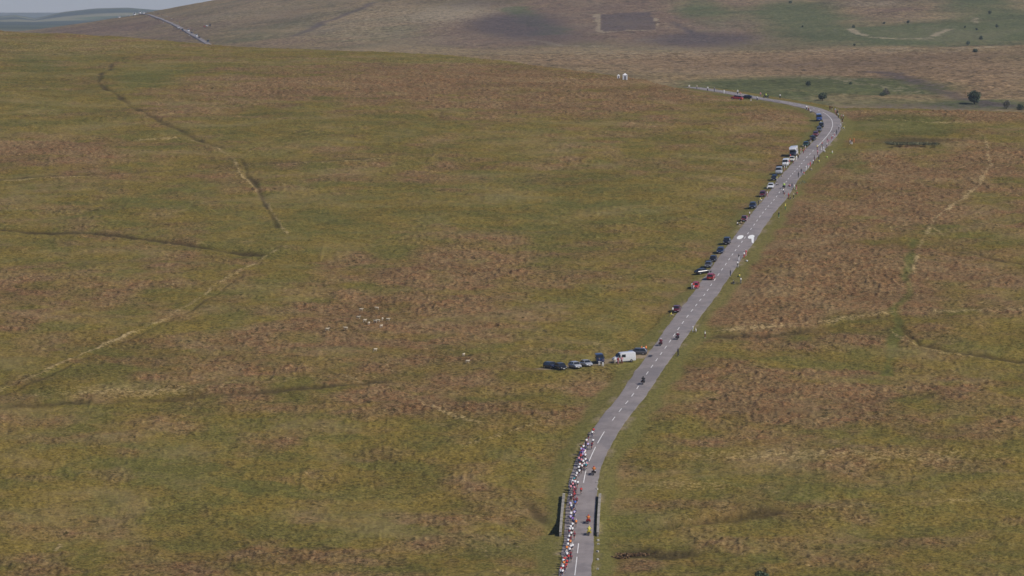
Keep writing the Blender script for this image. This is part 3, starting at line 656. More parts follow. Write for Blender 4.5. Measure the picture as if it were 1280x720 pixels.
def make_camper(label, group):
    r = thing('motorhome', label, 'motorhome', group); p = paintm('white'); h = 1.1
    def bx(y0, y1, z0, z1, k=1.0):
        f = lambda y, kk: (y, [(0, z0), (h*k, z0), (h*k*kk, z1-.08), (h*k*kk*.96, z1), (0, z1+.02)])
        return [f(y0, 1), f(y1, 1)]
    ob('living_box', MB().hull(bx(-3.1, 1.0, .5, 2.85)).done('living_box'), p, r)
    ob('overcab', MB().hull([(1.001, [(0, 1.95), (1.08, 1.95), (1.08, 2.8), (0, 2.84)]), (2.0, [(0, 2.0), (1.02, 2.0), (1.0, 2.55), (0, 2.62)]), (2.25, [(0, 2.12), (.95, 2.12), (.93, 2.35), (0, 2.4)])]).done('overcab'), p, r)
    ob('cab', MB().hull([(1.001, [(0, .4), (.98, .4), (.98, 1.3), (.9, 1.94), (0, 1.945)]), (1.5, [(0, .35), (.98, .35), (.98, 1.3), (.9, 1.94), (0, 1.945)]), (2.2, [(0, .35), (.97, .35), (.96, 1.1), (.9, 1.22), (0, 1.26)]), (2.95, [(0, .4), (.9, .4), (.88, .8), (.8, .95), (0, 1.0)])]).done('cab'), paintm('navy'), r)
    ob('windscreen', MB().quad([(-.85, 2.2, 1.27), (.85, 2.2, 1.27), (.82, 1.55, 1.97), (-.82, 1.55, 1.97)]).done('windscreen'), GLASS, r)
    for sx in (-1, 1):
        ob('side_window', MB().box((sx*1.105, -1.2, 1.9), (.02, 1.2, .5)).done('side_window'), GLASS, r)
        ob('headlight', cached('hl', None), LAMP, r).location = (sx*.66, 2.88, .78)
        ob('wing_mirror', MB().box((sx*1.12, 2.0, 1.45), (.16, .1, .35)).done('wing_mirror'), BLK, r)
    ob('roof_vent', MB().box((0, -.8, 2.95), (.5, .5, .16)).done('roof_vent'), LAMP, r)
    ob('stripe', MB().box((0, -1.05, 1.35), (2.215, 3.9, .12)).done('stripe'), paintm('blue'), r)
    add_wheels(r, [(x, y) for x in (-.92, .92) for y in (-1.8, 1.9)], .34, .22); return r
LEFT = 'cars parked on the left verge of the road'; PULL = 'cars parked on the dirt pull-off'
# (maker, px, py, heading, back)
def car(k, c, px, py, hd, label, g=LEFT, detail=True, back=1.6, cat='car', name='parked_car'): place(make_car(k, c, label, g, detail, cat, name), px, py, hd, True, back)
hd1 = lambda a: (math.sin(math.radians(a)), math.cos(math.radians(a)))
car('estate', 'navy', 689, 461, hd1(150), 'dark navy car at the far left end of the dirt pull-off', PULL)
car('hatch', 'black', 701, 463, hd1(158), 'black hatchback second from the left end of the dirt pull-off', PULL)
car('hatch', 'silver', 719, 461.5, hd1(155), 'silver hatchback third from the left on the dirt pull-off', PULL)
car('saloon', 'silver', 733, 458.5, hd1(160), 'pale silver saloon fourth from left on the pull-off beside the navy van', PULL)
o = make_van('navy', 'tall dark navy van parked nose outward on the pull-off left of the white van', 'vans at the dirt pull-off', 4.9, 1.9, 2.0, True); place(o, 750, 455, hd1(176), True, 2.6)
o = make_van('white', 'white van parked side-on at the dirt pull-off with spectators in front', 'vans at the dirt pull-off', 5.2, 1.98, 2.2, False); place(o, 780, 453.5, hd1(-108), True, 1.2)
car('estate', 'grey', 797, 444, hd1(-84), 'dark grey estate car half hidden behind the white side-on van', PULL, back=1.5)
car('hatch', 'maroon', 846, 391, 'down', 'lone maroon hatchback parked just above the dirt pull-off')
car('hatch', 'red', 870, 361, 'down', 'bright red parked hatchback on the left verge with a person in white beside it')
o = make_car('estate', 'red', 'red race car driving up the left lane past the parked black cars', None, True, 'car', 'race_car'); place(o, 889, 350.5, 'up', True, 1.6)
car('saloon', 'black', 879, 343, hd1(60), 'low black saloon parked askew beside the red race car')
car('hatch', 'grey', 886, 335, 'down', 'dark grey hatchback tucked behind the askew black saloon')
car('hatch', 'black', 892, 327.5, 'down', 'black hatchback with a pale windscreen below the dark blue car')
car('estate', 'navy', 901, 317, 'down', 'dark blue estate car parked between two black cars below the oval road painting')
car('suv', 'black', 909, 306, 'down', 'tall black off-roader parked level with the white oval painted on the road')
car('hatch', 'darkred', 931, 277, 'down', 'dark red hatchback parked alone with people in pale tops beside it')
car('suv', 'navy', 941.5, 261, 'down', 'navy off-roader parked below the maroon and white cars on the verge')
car('hatch', 'maroon', 954, 246, 'down', 'dark maroon hatchback directly below the small white car')
car('hatch', 'white', 964, 236, 'down', 'small white hatchback on the left verge, lowest white car in the row')
car('estate', 'black', 968.5, 225.5, 'down', 'black estate car between the small white hatchback and the grey van')
o = make_van('silver', 'grey van parked in the row below the low white camper van', LEFT, 5.0, 1.9, 2.1, True); place(o, 974.5, 218, 'down', True, 2.5)
o = make_van('white', 'rounded white camper van between the grey van and the motorhome', LEFT, 4.8, 1.9, 2.1, False); place(o, 983, 208, 'down', True, 2.4)
car('hatch', 'cream', 990.5, 202, 'down', 'cream hatchback in front of the tall white motorhome')
o = make_camper('tall white motorhome with a dark cab, biggest vehicle in the parked row', LEFT); place(o, 993, 196, 'down', True, 2.9)
car('hatch', 'green', 1008, 183, 'down', 'dark green hatchback first above the motorhome', detail=False)
car('hatch', 'black', 1016.5, 176, 'down', 'black hatchback just below the red car near the bend', detail=False)
car('estate', 'darkred', 1020, 170.5, 'down', 'dull red estate car on the inside of the bend', detail=False)
car('hatch', 'grey', 1024.5, 164.5, 'down', 'dark grey hatchback on the bend between the red estate and black cars', detail=False)
car('hatch', 'black', 1027, 159, 'down', 'small black car right below the blue van on the bend', detail=False)
o = make_van('blue', 'blue van with a pale blue roof parked at the top of the bend', LEFT, 4.9, 1.9, 2.2, True, roofcol='lightblue'); place(o, 1024.5, 151.5, 'down', True, 2.5)
o = make_car('suv', 'red', 'red car with a white roof stopped beyond the bend on the crest road', 'cars stopped on the crest road', True)
for c in o.children:
    if c.name.startswith('roof'): c.material_slots[0].material = paintm('white'); c['label'] = 'white roof'
place(o, 921, 125.6, hd1(-70), True, 0)
car('saloon', 'black', 932.5, 123.6, hd1(-72), 'low black car right of the red one on the crest road', 'cars stopped on the crest road', False, 0)

# ------------------------------------------------------------------ figures
def skin_mesh(name, J, E, root, sub=1, extra=None):
    names = list(J); idx = {n: i for i, n in enumerate(names)}
    me = bpy.data.meshes.new(name); me.from_pydata([J[n][0] for n in names], [(idx[a], idx[b]) for a, b in E], [])
    o = bpy.data.objects.new(name, me); C.objects.link(o)
    sk = o.modifiers.new('s', 'SKIN'); sk.use_smooth_shade = True
    lay = me.skin_vertices[0] if me.skin_vertices else None
    if lay is None:
        bpy.context.view_layer.objects.active = o; me.skin_vertices.new() if hasattr(me.skin_vertices, 'new') else None; lay = me.skin_vertices[0]
    for n in names:
        rr = J[n][1]; lay.data[idx[n]].radius = (rr, rr) if not isinstance(rr, tuple) else rr
        lay.data[idx[n]].use_root = (n == root)
    if sub:
        ss = o.modifiers.new('u', 'SUBSURF'); ss.levels = sub; ss.render_levels = sub
    dg = bpy.context.evaluated_depsgraph_get(); ev = o.evaluated_get(dg); out = bpy.data.meshes.new_from_object(ev)
    bpy.data.objects.remove(o); bpy.data.meshes.remove(me)
    if extra:
        b = MB(); b.b.from_mesh(out); extra(b); bpy.data.meshes.remove(out); b.b.to_mesh(me2 := bpy.data.meshes.new(name)); b.b.free(); out = me2
    for p in out.polygons: p.use_smooth = True
    out.name = name; out.materials.clear(); out.materials.append(None); return out
def V3(*a): return Vector(a)
POSES = {
 'stand': dict(hip=(0, 0, .93), waist=(0, 0, 1.08), chest=(0, .01, 1.30), neck=(0, .0, 1.47), head=(0, .02, 1.62), sh=((.18, 0, 1.41), (-.18, 0, 1.41)), el=((.25, -.03, 1.13), (-.25, -.03, 1.13)), ha=((.24, .08, .90), (-.24, .08, .90)), hj=((.09, 0, .90), (-.09, 0, .90)), kn=((.11, .03, .49), (-.11, .0, .49)), an=((.12, -.02, .08), (-.12, -.02, .08)), toe=((.14, .14, .03), (-.14, .14, .03))),
 'arms': dict(hip=(0, 0, .93), waist=(0, 0, 1.08), chest=(0, .01, 1.30), neck=(0, .0, 1.47), head=(0, .02, 1.62), sh=((.18, 0, 1.41), (-.18, 0, 1.41)), el=((.28, .16, 1.25), (-.27, .14, 1.24)), ha=((.12, .34, 1.46), (-.12, .34, 1.44)), hj=((.09, 0, .90), (-.09, 0, .90)), kn=((.12, .05, .49), (-.12, .0, .49)), an=((.14, .02, .08), (-.14, -.04, .08)), toe=((.16, .18, .03), (-.17, .12, .03))),
 'hips': dict(hip=(.02, 0, .93), waist=(0, 0, 1.08), chest=(0, .02, 1.30), neck=(0, .02, 1.47), head=(0, .06, 1.61), sh=((.18, 0, 1.41), (-.18, 0, 1.41)), el=((.40, -.08, 1.16), (-.40, -.08, 1.16)), ha=((.22, .03, .98), (-.22, .03, .98)), hj=((.09, 0, .90), (-.09, 0, .90)), kn=((.14, .03, .49), (-.14, .02, .49)), an=((.18, 0, .08), (-.18, 0, .08)), toe=((.22, .15, .03), (-.22, .15, .03))),
 'sit': dict(hip=(0, 0, .14), waist=(0, -.02, .30), chest=(0, .02, .52), neck=(0, .06, .68), head=(0, .10, .83), sh=((.18, .03, .62), (-.18, .03, .62)), el=((.26, .16, .40), (-.26, .16, .40)), ha=((.14, .38, .44), (-.14, .38, .44)), hj=((.09, .02, .13), (-.09, .02, .13)), kn=((.14, .42, .42), (-.14, .42, .42)), an=((.12, .66, .08), (-.12, .66, .08)), toe=((.13, .82, .04), (-.13, .82, .04))),
 'cycle': dict(hip=(0, -.22, .97), waist=(0, -.08, 1.08), chest=(0, .14, 1.22), neck=(0, .28, 1.30), head=(0, .41, 1.42), sh=((.17, .20, 1.26), (-.17, .20, 1.26)), el=((.24, .36, 1.08), (-.24, .36, 1.08)), ha=((.19, .55, 1.01), (-.19, .55, 1.01)), hj=((.09, -.20, .93), (-.09, -.20, .93)), kn=((.12, .17, .82), (-.12, .12, .60)), an=((.12, .02, .46), (-.12, -.06, .22)), toe=((.12, .17, .42), (-.12, .09, .17))),
 'moto': dict(hip=(0, -.26, .90), waist=(0, -.22, 1.04), chest=(0, -.12, 1.27), neck=(0, -.04, 1.44), head=(0, .0, 1.59), sh=((.20, -.10, 1.38), (-.20, -.10, 1.38)), el=((.36, .10, 1.16), (-.36, .10, 1.16)), ha=((.33, .36, 1.06), (-.33, .36, 1.06)), hj=((.11, -.22, .88), (-.11, -.22, .88)), kn=((.26, .16, .74), (-.26, .16, .74)), an=((.24, -.10, .40), (-.24, -.10, .40)), toe=((.25, .08, .35), (-.25, .08, .35))),
}
def figure_meshes(pose):
    p = POSES[pose]; g = 0
    J = {}; E = []
    def j(n, c, r): J[n] = (c, r)
    def mk(extra, parts, legx=1.0):
        J.clear(); E.clear(); e = extra
        if 'trunk' in parts:
            j('hip', p['hip'], (.15+e, .11+e)); j('waist', p['waist'], (.13+e, .10+e)); j('chest', p['chest'], (.16+e, .115+e)); E.extend([('hip', 'waist'), ('waist', 'chest')])
            ne = V3(*p['neck']); ch = V3(*p['chest'])
            j('neck', tuple(ne), .052+e*.6); E.append(('chest', 'neck'))
        if 'head' in parts:
            hd = V3(*p['head']); ne = V3(*p['neck']); d = (hd-ne).normalized()
            j('jaw', tuple(ne+(hd-ne)*.55+V3(0, .02, 0)), .060); j('skull', tuple(hd), (.078, .092)); j('crown', tuple(hd+d*.075), (.060, .070)); E.extend([('neck', 'jaw'), ('jaw', 'skull'), ('skull', 'crown')])
        if 'arms' in parts:
            for i in (0, 1):
                s_, e_, h_ = p['sh'][i], p['el'][i], p['ha'][i]
                j('sh%d' % i, s_, .062+e); j('el%d' % i, e_, .046+e*.9); E.extend([('chest', 'sh%d' % i), ('sh%d' % i, 'el%d' % i)])
                if 'fore' in parts:
                    wv = V3(*e_)+(V3(*h_)-V3(*e_))*.85; j('wr%d' % i, tuple(wv), .030+e*.8); E.append(('el%d' % i, 'wr%d' % i))
                    if 'hand' in parts: j('pl%d' % i, h_, (.040, .022)); E.append(('wr%d' % i, 'pl%d' % i))
        if 'legs' in parts:
            for i in (0, 1):
                j('hj%d' % i, p['hj'][i], .092+e); j('kn%d' % i, p['kn'][i], .058+e); E.extend([('hip', 'hj%d' % i), ('hj%d' % i, 'kn%d' % i)])
                if 'shin' in parts:
                    k_, a_ = V3(*p['kn'][i]), V3(*p['an'][i]); j('cf%d' % i, tuple(k_+(a_-k_)*.35+V3(0, -.012, 0)), .056+e); j('an%d' % i, tuple(a_), .037+e); E.extend([('kn%d' % i, 'cf%d' % i), ('cf%d' % i, 'an%d' % i)])
                    if 'foot' in parts: j('to%d' % i, p['toe'][i], .034); E.append(('an%d' % i, 'to%d' % i))
    def face(b):
        hd = V3(*p['head'])
        b.ell(hd+V3(0, .098, -.005), (.013, .022, .022), 6, 5)
        for sx in (-1, 1): b.ell(hd+V3(sx*.084, -.005, -.005), (.012, .022, .032), 6, 5); b.ell(hd+V3(sx*.032, .085, .022), (.013, .008, .009), 6, 4)
        b.ell(hd+V3(0, .082, -.055), (.028, .012, .009), 6, 4)
        for i in (0, 1):
            e_, h_ = V3(*p['el'][i]), V3(*p['ha'][i]); d = (h_-e_).normalized(); sd_ = d.cross(V3(0, 0, 1) if abs(d.z) < .9 else V3(0, 1, 0)).normalized(); dn = V3(0, 0, -1) if abs(d.z) < .8 else V3(0, 1, 0)*.4
            for k, ln in enumerate((.066, .078, .072, .056)):
                a = h_+d*.03+sd_*((k-1.5)*.021); m_ = a+d*ln*.6; t_ = m_+(d*.5+dn*.7).normalized()*ln*.5
                b.cyl(a, m_, .0095, .0085, 6); b.cyl(m_, t_, .0085, .007, 6)
            a = h_-d*.02+sd_*.03*(1 if i else -1); m_ = a+(sd_*(1 if i else -1)+d*.6).normalized()*.035; b.cyl(a, m_, .011, .009, 6); b.cyl(m_, m_+d*.03, .009, .007, 6)
    out = {}
    mk(0, ('trunk', 'head', 'arms', 'fore', 'hand', 'legs', 'shin', 'foot')); out['body'] = skin_mesh('body', J, E, 'hip', 1, face)
    full = pose in ('moto',)
    mk(.055 if pose == 'moto' else .034, ('trunk', 'arms') + (('fore',) if full or pose in ('stand', 'arms') else ()))
    out['top'] = skin_mesh('top', J, E, 'hip')
    mk(.030, ('legs', 'shin') if pose != 'cycle' else ('legs',)); J['hip'] = (p['hip'], (.155, .12)); 
    if pose == 'cycle':
        for i in (0, 1): k_, a_ = V3(*p['hj'][i]), V3(*p['kn'][i]); J['kn%d' % i] = (tuple(k_+(a_-k_)*.82), .075)
    out['bottom'] = skin_mesh('bottom', J, E, 'hip')
    hd = V3(*p['head'])
    b = MB(); b.ell(hd+V3(0, -.018, .045), (.098, .108, .095), 12, 8); b.ell(hd+V3(0, -.055, -.02), (.088, .06, .075), 10, 6); out['hair'] = b.done('hair', True)
    b = MB(); b.ell(hd+V3(0, -.01, .06), (.100, .112, .085), 12, 8); b.ell(hd+V3(0, .10, .045), (.07, .07, .014), 10, 5); out['cap'] = b.done('cap', True)
    b = MB(); b.ell(hd+V3(0, -.025, .07), (.108, .150, .088), 14, 8); b.box(hd+V3(0, .09, .05), (.15, .05, .03)); out['helmet'] = b.done('helmet', True)
    b = MB(); b.ell(hd+V3(0, 0, .02), (.135, .155, .15), 14, 10); b.ell(hd+V3(0, .06, -.05), (.11, .10, .08), 10, 6); out['crash_helmet'] = b.done('crash_helmet', True)
    b = MB()
    for i in (0, 1):
        a_, t_ = V3(*p['an'][i]), V3(*p['toe'][i]); b.ell((a_+t_)/2+V3(0, .01, -.012), (.05, .14, .045), 10, 6)
        b.cyl(a_+V3(0, 0, -.02), a_+V3(0, 0, .04), .05, .047, 10)
    out['shoes'] = b.done('shoes', True)
    return out
CL = {'white': (.74, .73, .70), 'black': (.018, .018, .02), 'navy': (.02, .03, .09), 'blue': (.04, .12, .40), 'red': (.50, .03, .025), 'pink': (.65, .25, .28), 'orange': (.72, .22, .04), 'yellow': (.78, .68, .10), 'lime': (.55, .72, .12), 'green': (.04, .16, .06), 'purple': (.20, .10, .42), 'grey': (.17, .17, .18), 'brown': (.12, .07, .04), 'beige': (.45, .37, .26), 'maroon': (.16, .02, .03), 'lilac': (.50, .42, .66), 'denim': (.07, .10, .18), 'teal': (.04, .25, .28)}
SKIN = mat('skin', (.50, .30, .21), .55, var=.06); HAIRS = [mat('hair_dark', (.03, .02, .012), .7), mat('hair_brown', (.10, .06, .03), .7), mat('hair_fair', (.35, .25, .12), .7), mat('hair_grey', (.3, .3, .3), .7)]
def cloth(c): return mat('cloth_'+c, CL[c], .85, var=.10, scale=14)
def person(pose, top, bottom, label, group, hat='hair', hatc=None, shoes='black', cat='person'):
    d = cached(('fig', pose), lambda: figure_meshes(pose)); r = thing('person', label, cat, group)
    ob('body', d['body'], SKIN, r)
    ob({'cycle': 'jersey', 'moto': 'jacket'}.get(pose, 'shirt'), d['top'], cloth(top), r); ob('shorts' if pose == 'cycle' else 'trousers', d['bottom'], cloth(bottom), r)
    ob(hat, d[hat], cloth(hatc) if hatc else random.choice(HAIRS), r); ob('shoes', d['shoes'], cloth(shoes), r); return r
# bicycle
def bike_meshes():
    d = {}; R = .335
    b = MB(); hb, st, bb, hd, rr, ff = (0, .36, .88), (0, -.20, .86), (0, -.08, .28), (0, .40, .72), (0, -.50, R), (0, .52, R)
    b.path([st, hd], .018).path([hd, bb], .020).path([bb, (0, -.21, .93)], .016).path([hd, hb], .018)
    for sx in (-.045, .045): b.path([(sx, -.50, R), (sx*.4, -.19, .80)], .009).path([(sx, -.50, R), (sx*.4, -.08, .28)], .010).path([(sx, .52, R), (sx*.5, .41, .68)], .012)
    d['frame'] = b.done('frame')
    b = MB().torus((0, 0, 0), R-.014, .014, 24, 6)
    for k in range(9): a = k*math.pi/9; b.cyl((0, -math.cos(a)*(R-.02), -math.sin(a)*(R-.02)), (0, math.cos(a)*(R-.02), math.sin(a)*(R-.02)), .0022, n=3)
    b.cyl((-.04, 0, 0), (.04, 0, 0), .02, n=8); d['wheel'] = b.done('wheel')
    d['saddle'] = MB().ell((0, -.24, .955), (.06, .135, .028), 10, 6).done('saddle', True)
    b = MB().path([hb, (0, .46, .94)], .014).path([(-.2, .47, .95), (.2, .47, .95)], .014)
    for sx in (-.2, .2): b.path([(sx, .47, .95), (sx, .56, .96), (sx, .58, .88), (sx, .50, .83)], .014)
    d['handlebar'] = b.done('handlebar')
    b = MB().cyl((.05, -.08, .28), (.058, -.08, .28), .09, n=18).path([(.07, -.08, .28), (.08, .03, .41), (.15, .03, .41)], .012).path([(-.07, -.08, .28), (-.08, -.06, .17), (-.15, -.06, .17)], .012); d['crankset'] = b.done('crankset'); return d
def bicycle(col, label, group, cat='bicycle', name='bicycle'):
    d = cached('bike', bike_meshes); r = thing(name, label, cat, group)
    ob('frame', d['frame'], cloth(col), r)
    for y in (-.5, .52): ob('wheel', d['wheel'], TYRE, r).location = (0, y, .335)
    ob('saddle', d['saddle'], BLK, r); ob('handlebar', d['handlebar'], BLK, r); ob('crankset', d['crankset'], mat('steel', (.4, .4, .42), .35, .8), r); return r
def moto_meshes():
    d = {}
    d['frame'] = MB().path([(0, .60, .75), (0, .2, .72), (0, -.5, .75)], .05).path([(0, .2, .35), (0, -.7, .33)], .05).ell((0, .05, .45), (.20, .26, .20), 12, 8).path([(.13, .74, .31), (.13, .5, .95)], .03).path([(-.13, .74, .31), (-.13, .5, .95)], .03).path([(.2, -.1, .3), (.22, -.8, .4)], .05).done('frame', True)
    d['fairing'] = MB().ell((0, .50, .88), (.27, .30, .24), 14, 10).ell((0, .16, .86), (.17, .32, .15), 14, 10).ell((0, .76, .60), (.08, .28, .05), 10, 6).done('fairing', True)
    d['seat'] = MB().ell((0, -.42, .83), (.17, .52, .09), 14, 8).done('seat', True)
    d['pannier'] = MB().box((0, 0, 0), (.24, .50, .38), taper=.92).done('pannier')
    d['top_box'] = MB().box((0, -.98, .98), (.42, .36, .30), taper=.9).done('top_box')
    d['windscreen'] = MB().hull([(.60, [(0, 1.02), (.2, 1.02), (.19, 1.06), (0, 1.08)]), (.48, [(0, 1.30), (.15, 1.28), (.14, 1.31), (0, 1.33)])]).done('windscreen')
    d['handlebar'] = MB().path([(-.40, .34, 1.05), (-.14, .46, 1.06), (.14, .46, 1.06), (.40, .34, 1.05)], .02).ell((.42, .48, 1.18), (.07, .03, .05), 8, 5).ell((-.42, .48, 1.18), (.07, .03, .05), 8, 5).done('handlebar')
    d['headlight'] = MB().ell((0, .76, .88), (.13, .06, .09), 10, 6).done('headlight', True); d['tail_light'] = MB().box((0, -.97, .78), (.2, .05, .08)).done('tail_light')
    return d
def motorbike(col, label, group, box=True, name='motorcycle'):
    d = cached('moto', moto_meshes); r = thing(name, label, 'motorcycle', group)
    for k, m in (('frame', BLK), ('fairing', paintm(col)), ('seat', BLK), ('windscreen', GLASS), ('handlebar', BLK), ('headlight', LAMP), ('tail_light', REDL)): ob(k, d[k], m, r)
    if box: ob('top_box', d['top_box'], paintm(col), r)
    for sx in (-1, 1): ob('pannier', d['pannier'], BLK if not box else paintm(col), r).location = (sx*.34, -.72, .68)
    add_wheels(r, [(0, -.74), (0, .74)], .31, .13); return r
def put_same(o, ref): o.matrix_world = ref.matrix_world.copy()

RID = 'motorcycle escorts on the race road'
def escort(px, py, bc, top, bot, hel, desc, hd='up', box=True):
    m = motorbike(bc, ('%s motorcycle %s' % (bc, desc)), RID, box); place(m, px, py, hd, True, 1.0)
    q = person('moto', top, bot, 'rider in %s jacket on %s motorcycle %s' % (top, bc, desc), 'riders of the escort motorcycles', 'crash_helmet', hel); put_same(q, m)
escort(736.5, 670.5, 'yellow', 'yellow', 'black', 'yellow', 'nearest the camera on the bridge')
escort(735.5, 656, 'red', 'orange', 'black', 'red', 'just ahead of the yellow one on the bridge')
escort(742.5, 595, 'black', 'orange', 'white', 'red', 'overtaking the bunch above the bridge')
escort(804.5, 482, 'black', 'black', 'black', 'black', 'alone on the road below the dirt pull-off')
escort(826.5, 433, 'maroon', 'maroon', 'black', 'white', 'at the left road edge beside the pull-off')
escort(847.5, 425.5, 'black', 'maroon', 'navy', 'white', 'in mid road level with the maroon hatchback', box=False)
escort(980.5, 236.5, 'green', 'lime', 'black', 'white', 'on the road beside the small white hatchback')
escort(957.5, 122.8, 'green', 'lime', 'black', 'yellow', 'on the crest road right of the black car', hd1(-75))

# the bunch: pixel positions of the riders, head of the race first
B3 = [(375, 78), (362, 108), (330, 130), (368, 178), (312, 175), (358, 212), (305, 200), (282, 232), (300, 246), (262, 256), (285, 262), (272, 285), (255, 292), (295, 290), (276, 308), (298, 312), (258, 318), (244, 338), (268, 336), (300, 348), (320, 362), (250, 362), (282, 372), (316, 392), (252, 392), (290, 398), (268, 412), (240, 422), (265, 432), (228, 450), (222, 478), (212, 498), (198, 524), (184, 548), (208, 556), (186, 576), (206, 586), (168, 596), (212, 620), (200, 605), (262, 622), (176, 690), (200, 662), (212, 650)]
B4 = [(268, 22), (245, 48), (272, 72), (236, 98), (280, 92), (268, 122), (250, 150), (272, 176), (244, 190), (268, 208), (256, 236), (266, 262), (256, 288), (240, 310), (255, 330), (230, 352), (246, 372), (226, 396), (240, 412), (216, 430), (236, 446), (214, 468), (240, 486), (204, 498), (232, 518), (242, 548), (206, 556), (222, 580), (186, 598), (206, 622), (178, 636), (200, 656), (168, 668), (190, 686), (150, 690), (166, 712), (140, 712)]
bunch = [(690+x/7.2, 530+y/7.2+3) for x, y in B3]+[(680+x/7.2, 620+y/7.2+3) for x, y in B4]
for x, y in [(731, 571), (735, 563), (728, 578), (733, 589), (724, 596), (727, 583), (719, 604), (714, 613), (722, 610), (717, 622), (721, 632), (714, 640), (719, 647), (713, 654), (720, 660), (712, 669), (718, 676), (710, 683), (716, 690), (708, 698), (714, 704), (704, 708)]: bunch.append((x, y))
bunch.sort(key=lambda q: q[1])
ordn = lambda n: '%d%s' % (n, 'th' if 10 < n % 100 < 20 else {1: 'st', 2: 'nd', 3: 'rd'}.get(n % 10, 'th'))
rnd = random.Random(3)
def jersey(k, n):
    if 6 < k < 17: return rnd.choice(['purple', 'lilac', 'purple', 'navy', 'white'])
    if k < 7: return ['red', 'white', 'black', 'white', 'white', 'black', 'maroon'][k]
    if k < 30: return rnd.choice(['white', 'red', 'pink', 'white', 'navy', 'black'])
    if k < 42: return rnd.choice(['white', 'grey', 'white', 'teal', 'black'])
    if k < 58: return rnd.choice(['red', 'white', 'maroon', 'pink', 'black'])
    if k < 70: return rnd.choice(['purple', 'lilac', 'blue', 'white', 'navy'])
    return rnd.choice(['red', 'orange', 'white', 'maroon', 'white'])
FR = ['black', 'white', 'red', 'black', 'blue']
for k, (px, py) in enumerate(bunch):
    jc = jersey(k, len(bunch)); fc = rnd.choice(FR)
    b = bicycle(fc, '%s racing bicycle ridden %s in the bunch, under a %s jersey' % (fc, ordn(k+1), jc), 'bicycles of the racing bunch', name='racing_bicycle')
    p, i = place(b, px, py, 'up')
    off = (p[0]-ROAD[i, 0])*RGT[i, 0]+(p[1]-ROAD[i, 1])*RGT[i, 1]
    lo = -hw[i]+.35
    if off < lo:
        c_ = ROAD[i]; b.location = (c_[0]+RGT[i, 0]*lo, c_[1]+RGT[i, 1]*lo, c_[2]+.05)
    q = person('cycle', jc, 'black' if k % 3 else 'navy', 'racing cyclist in a %s jersey, %s from the head of the bunch' % (jc, ordn(k+1)), 'cyclists of the racing bunch', 'helmet', rnd.choice(['white', 'black', 'black', 'red', 'navy']), 'white')
    b.matrix_world = Matrix.LocRotScale(b.location, b.matrix_world.to_quaternion(), None) if off < lo else b.matrix_world
    put_same(q, b)

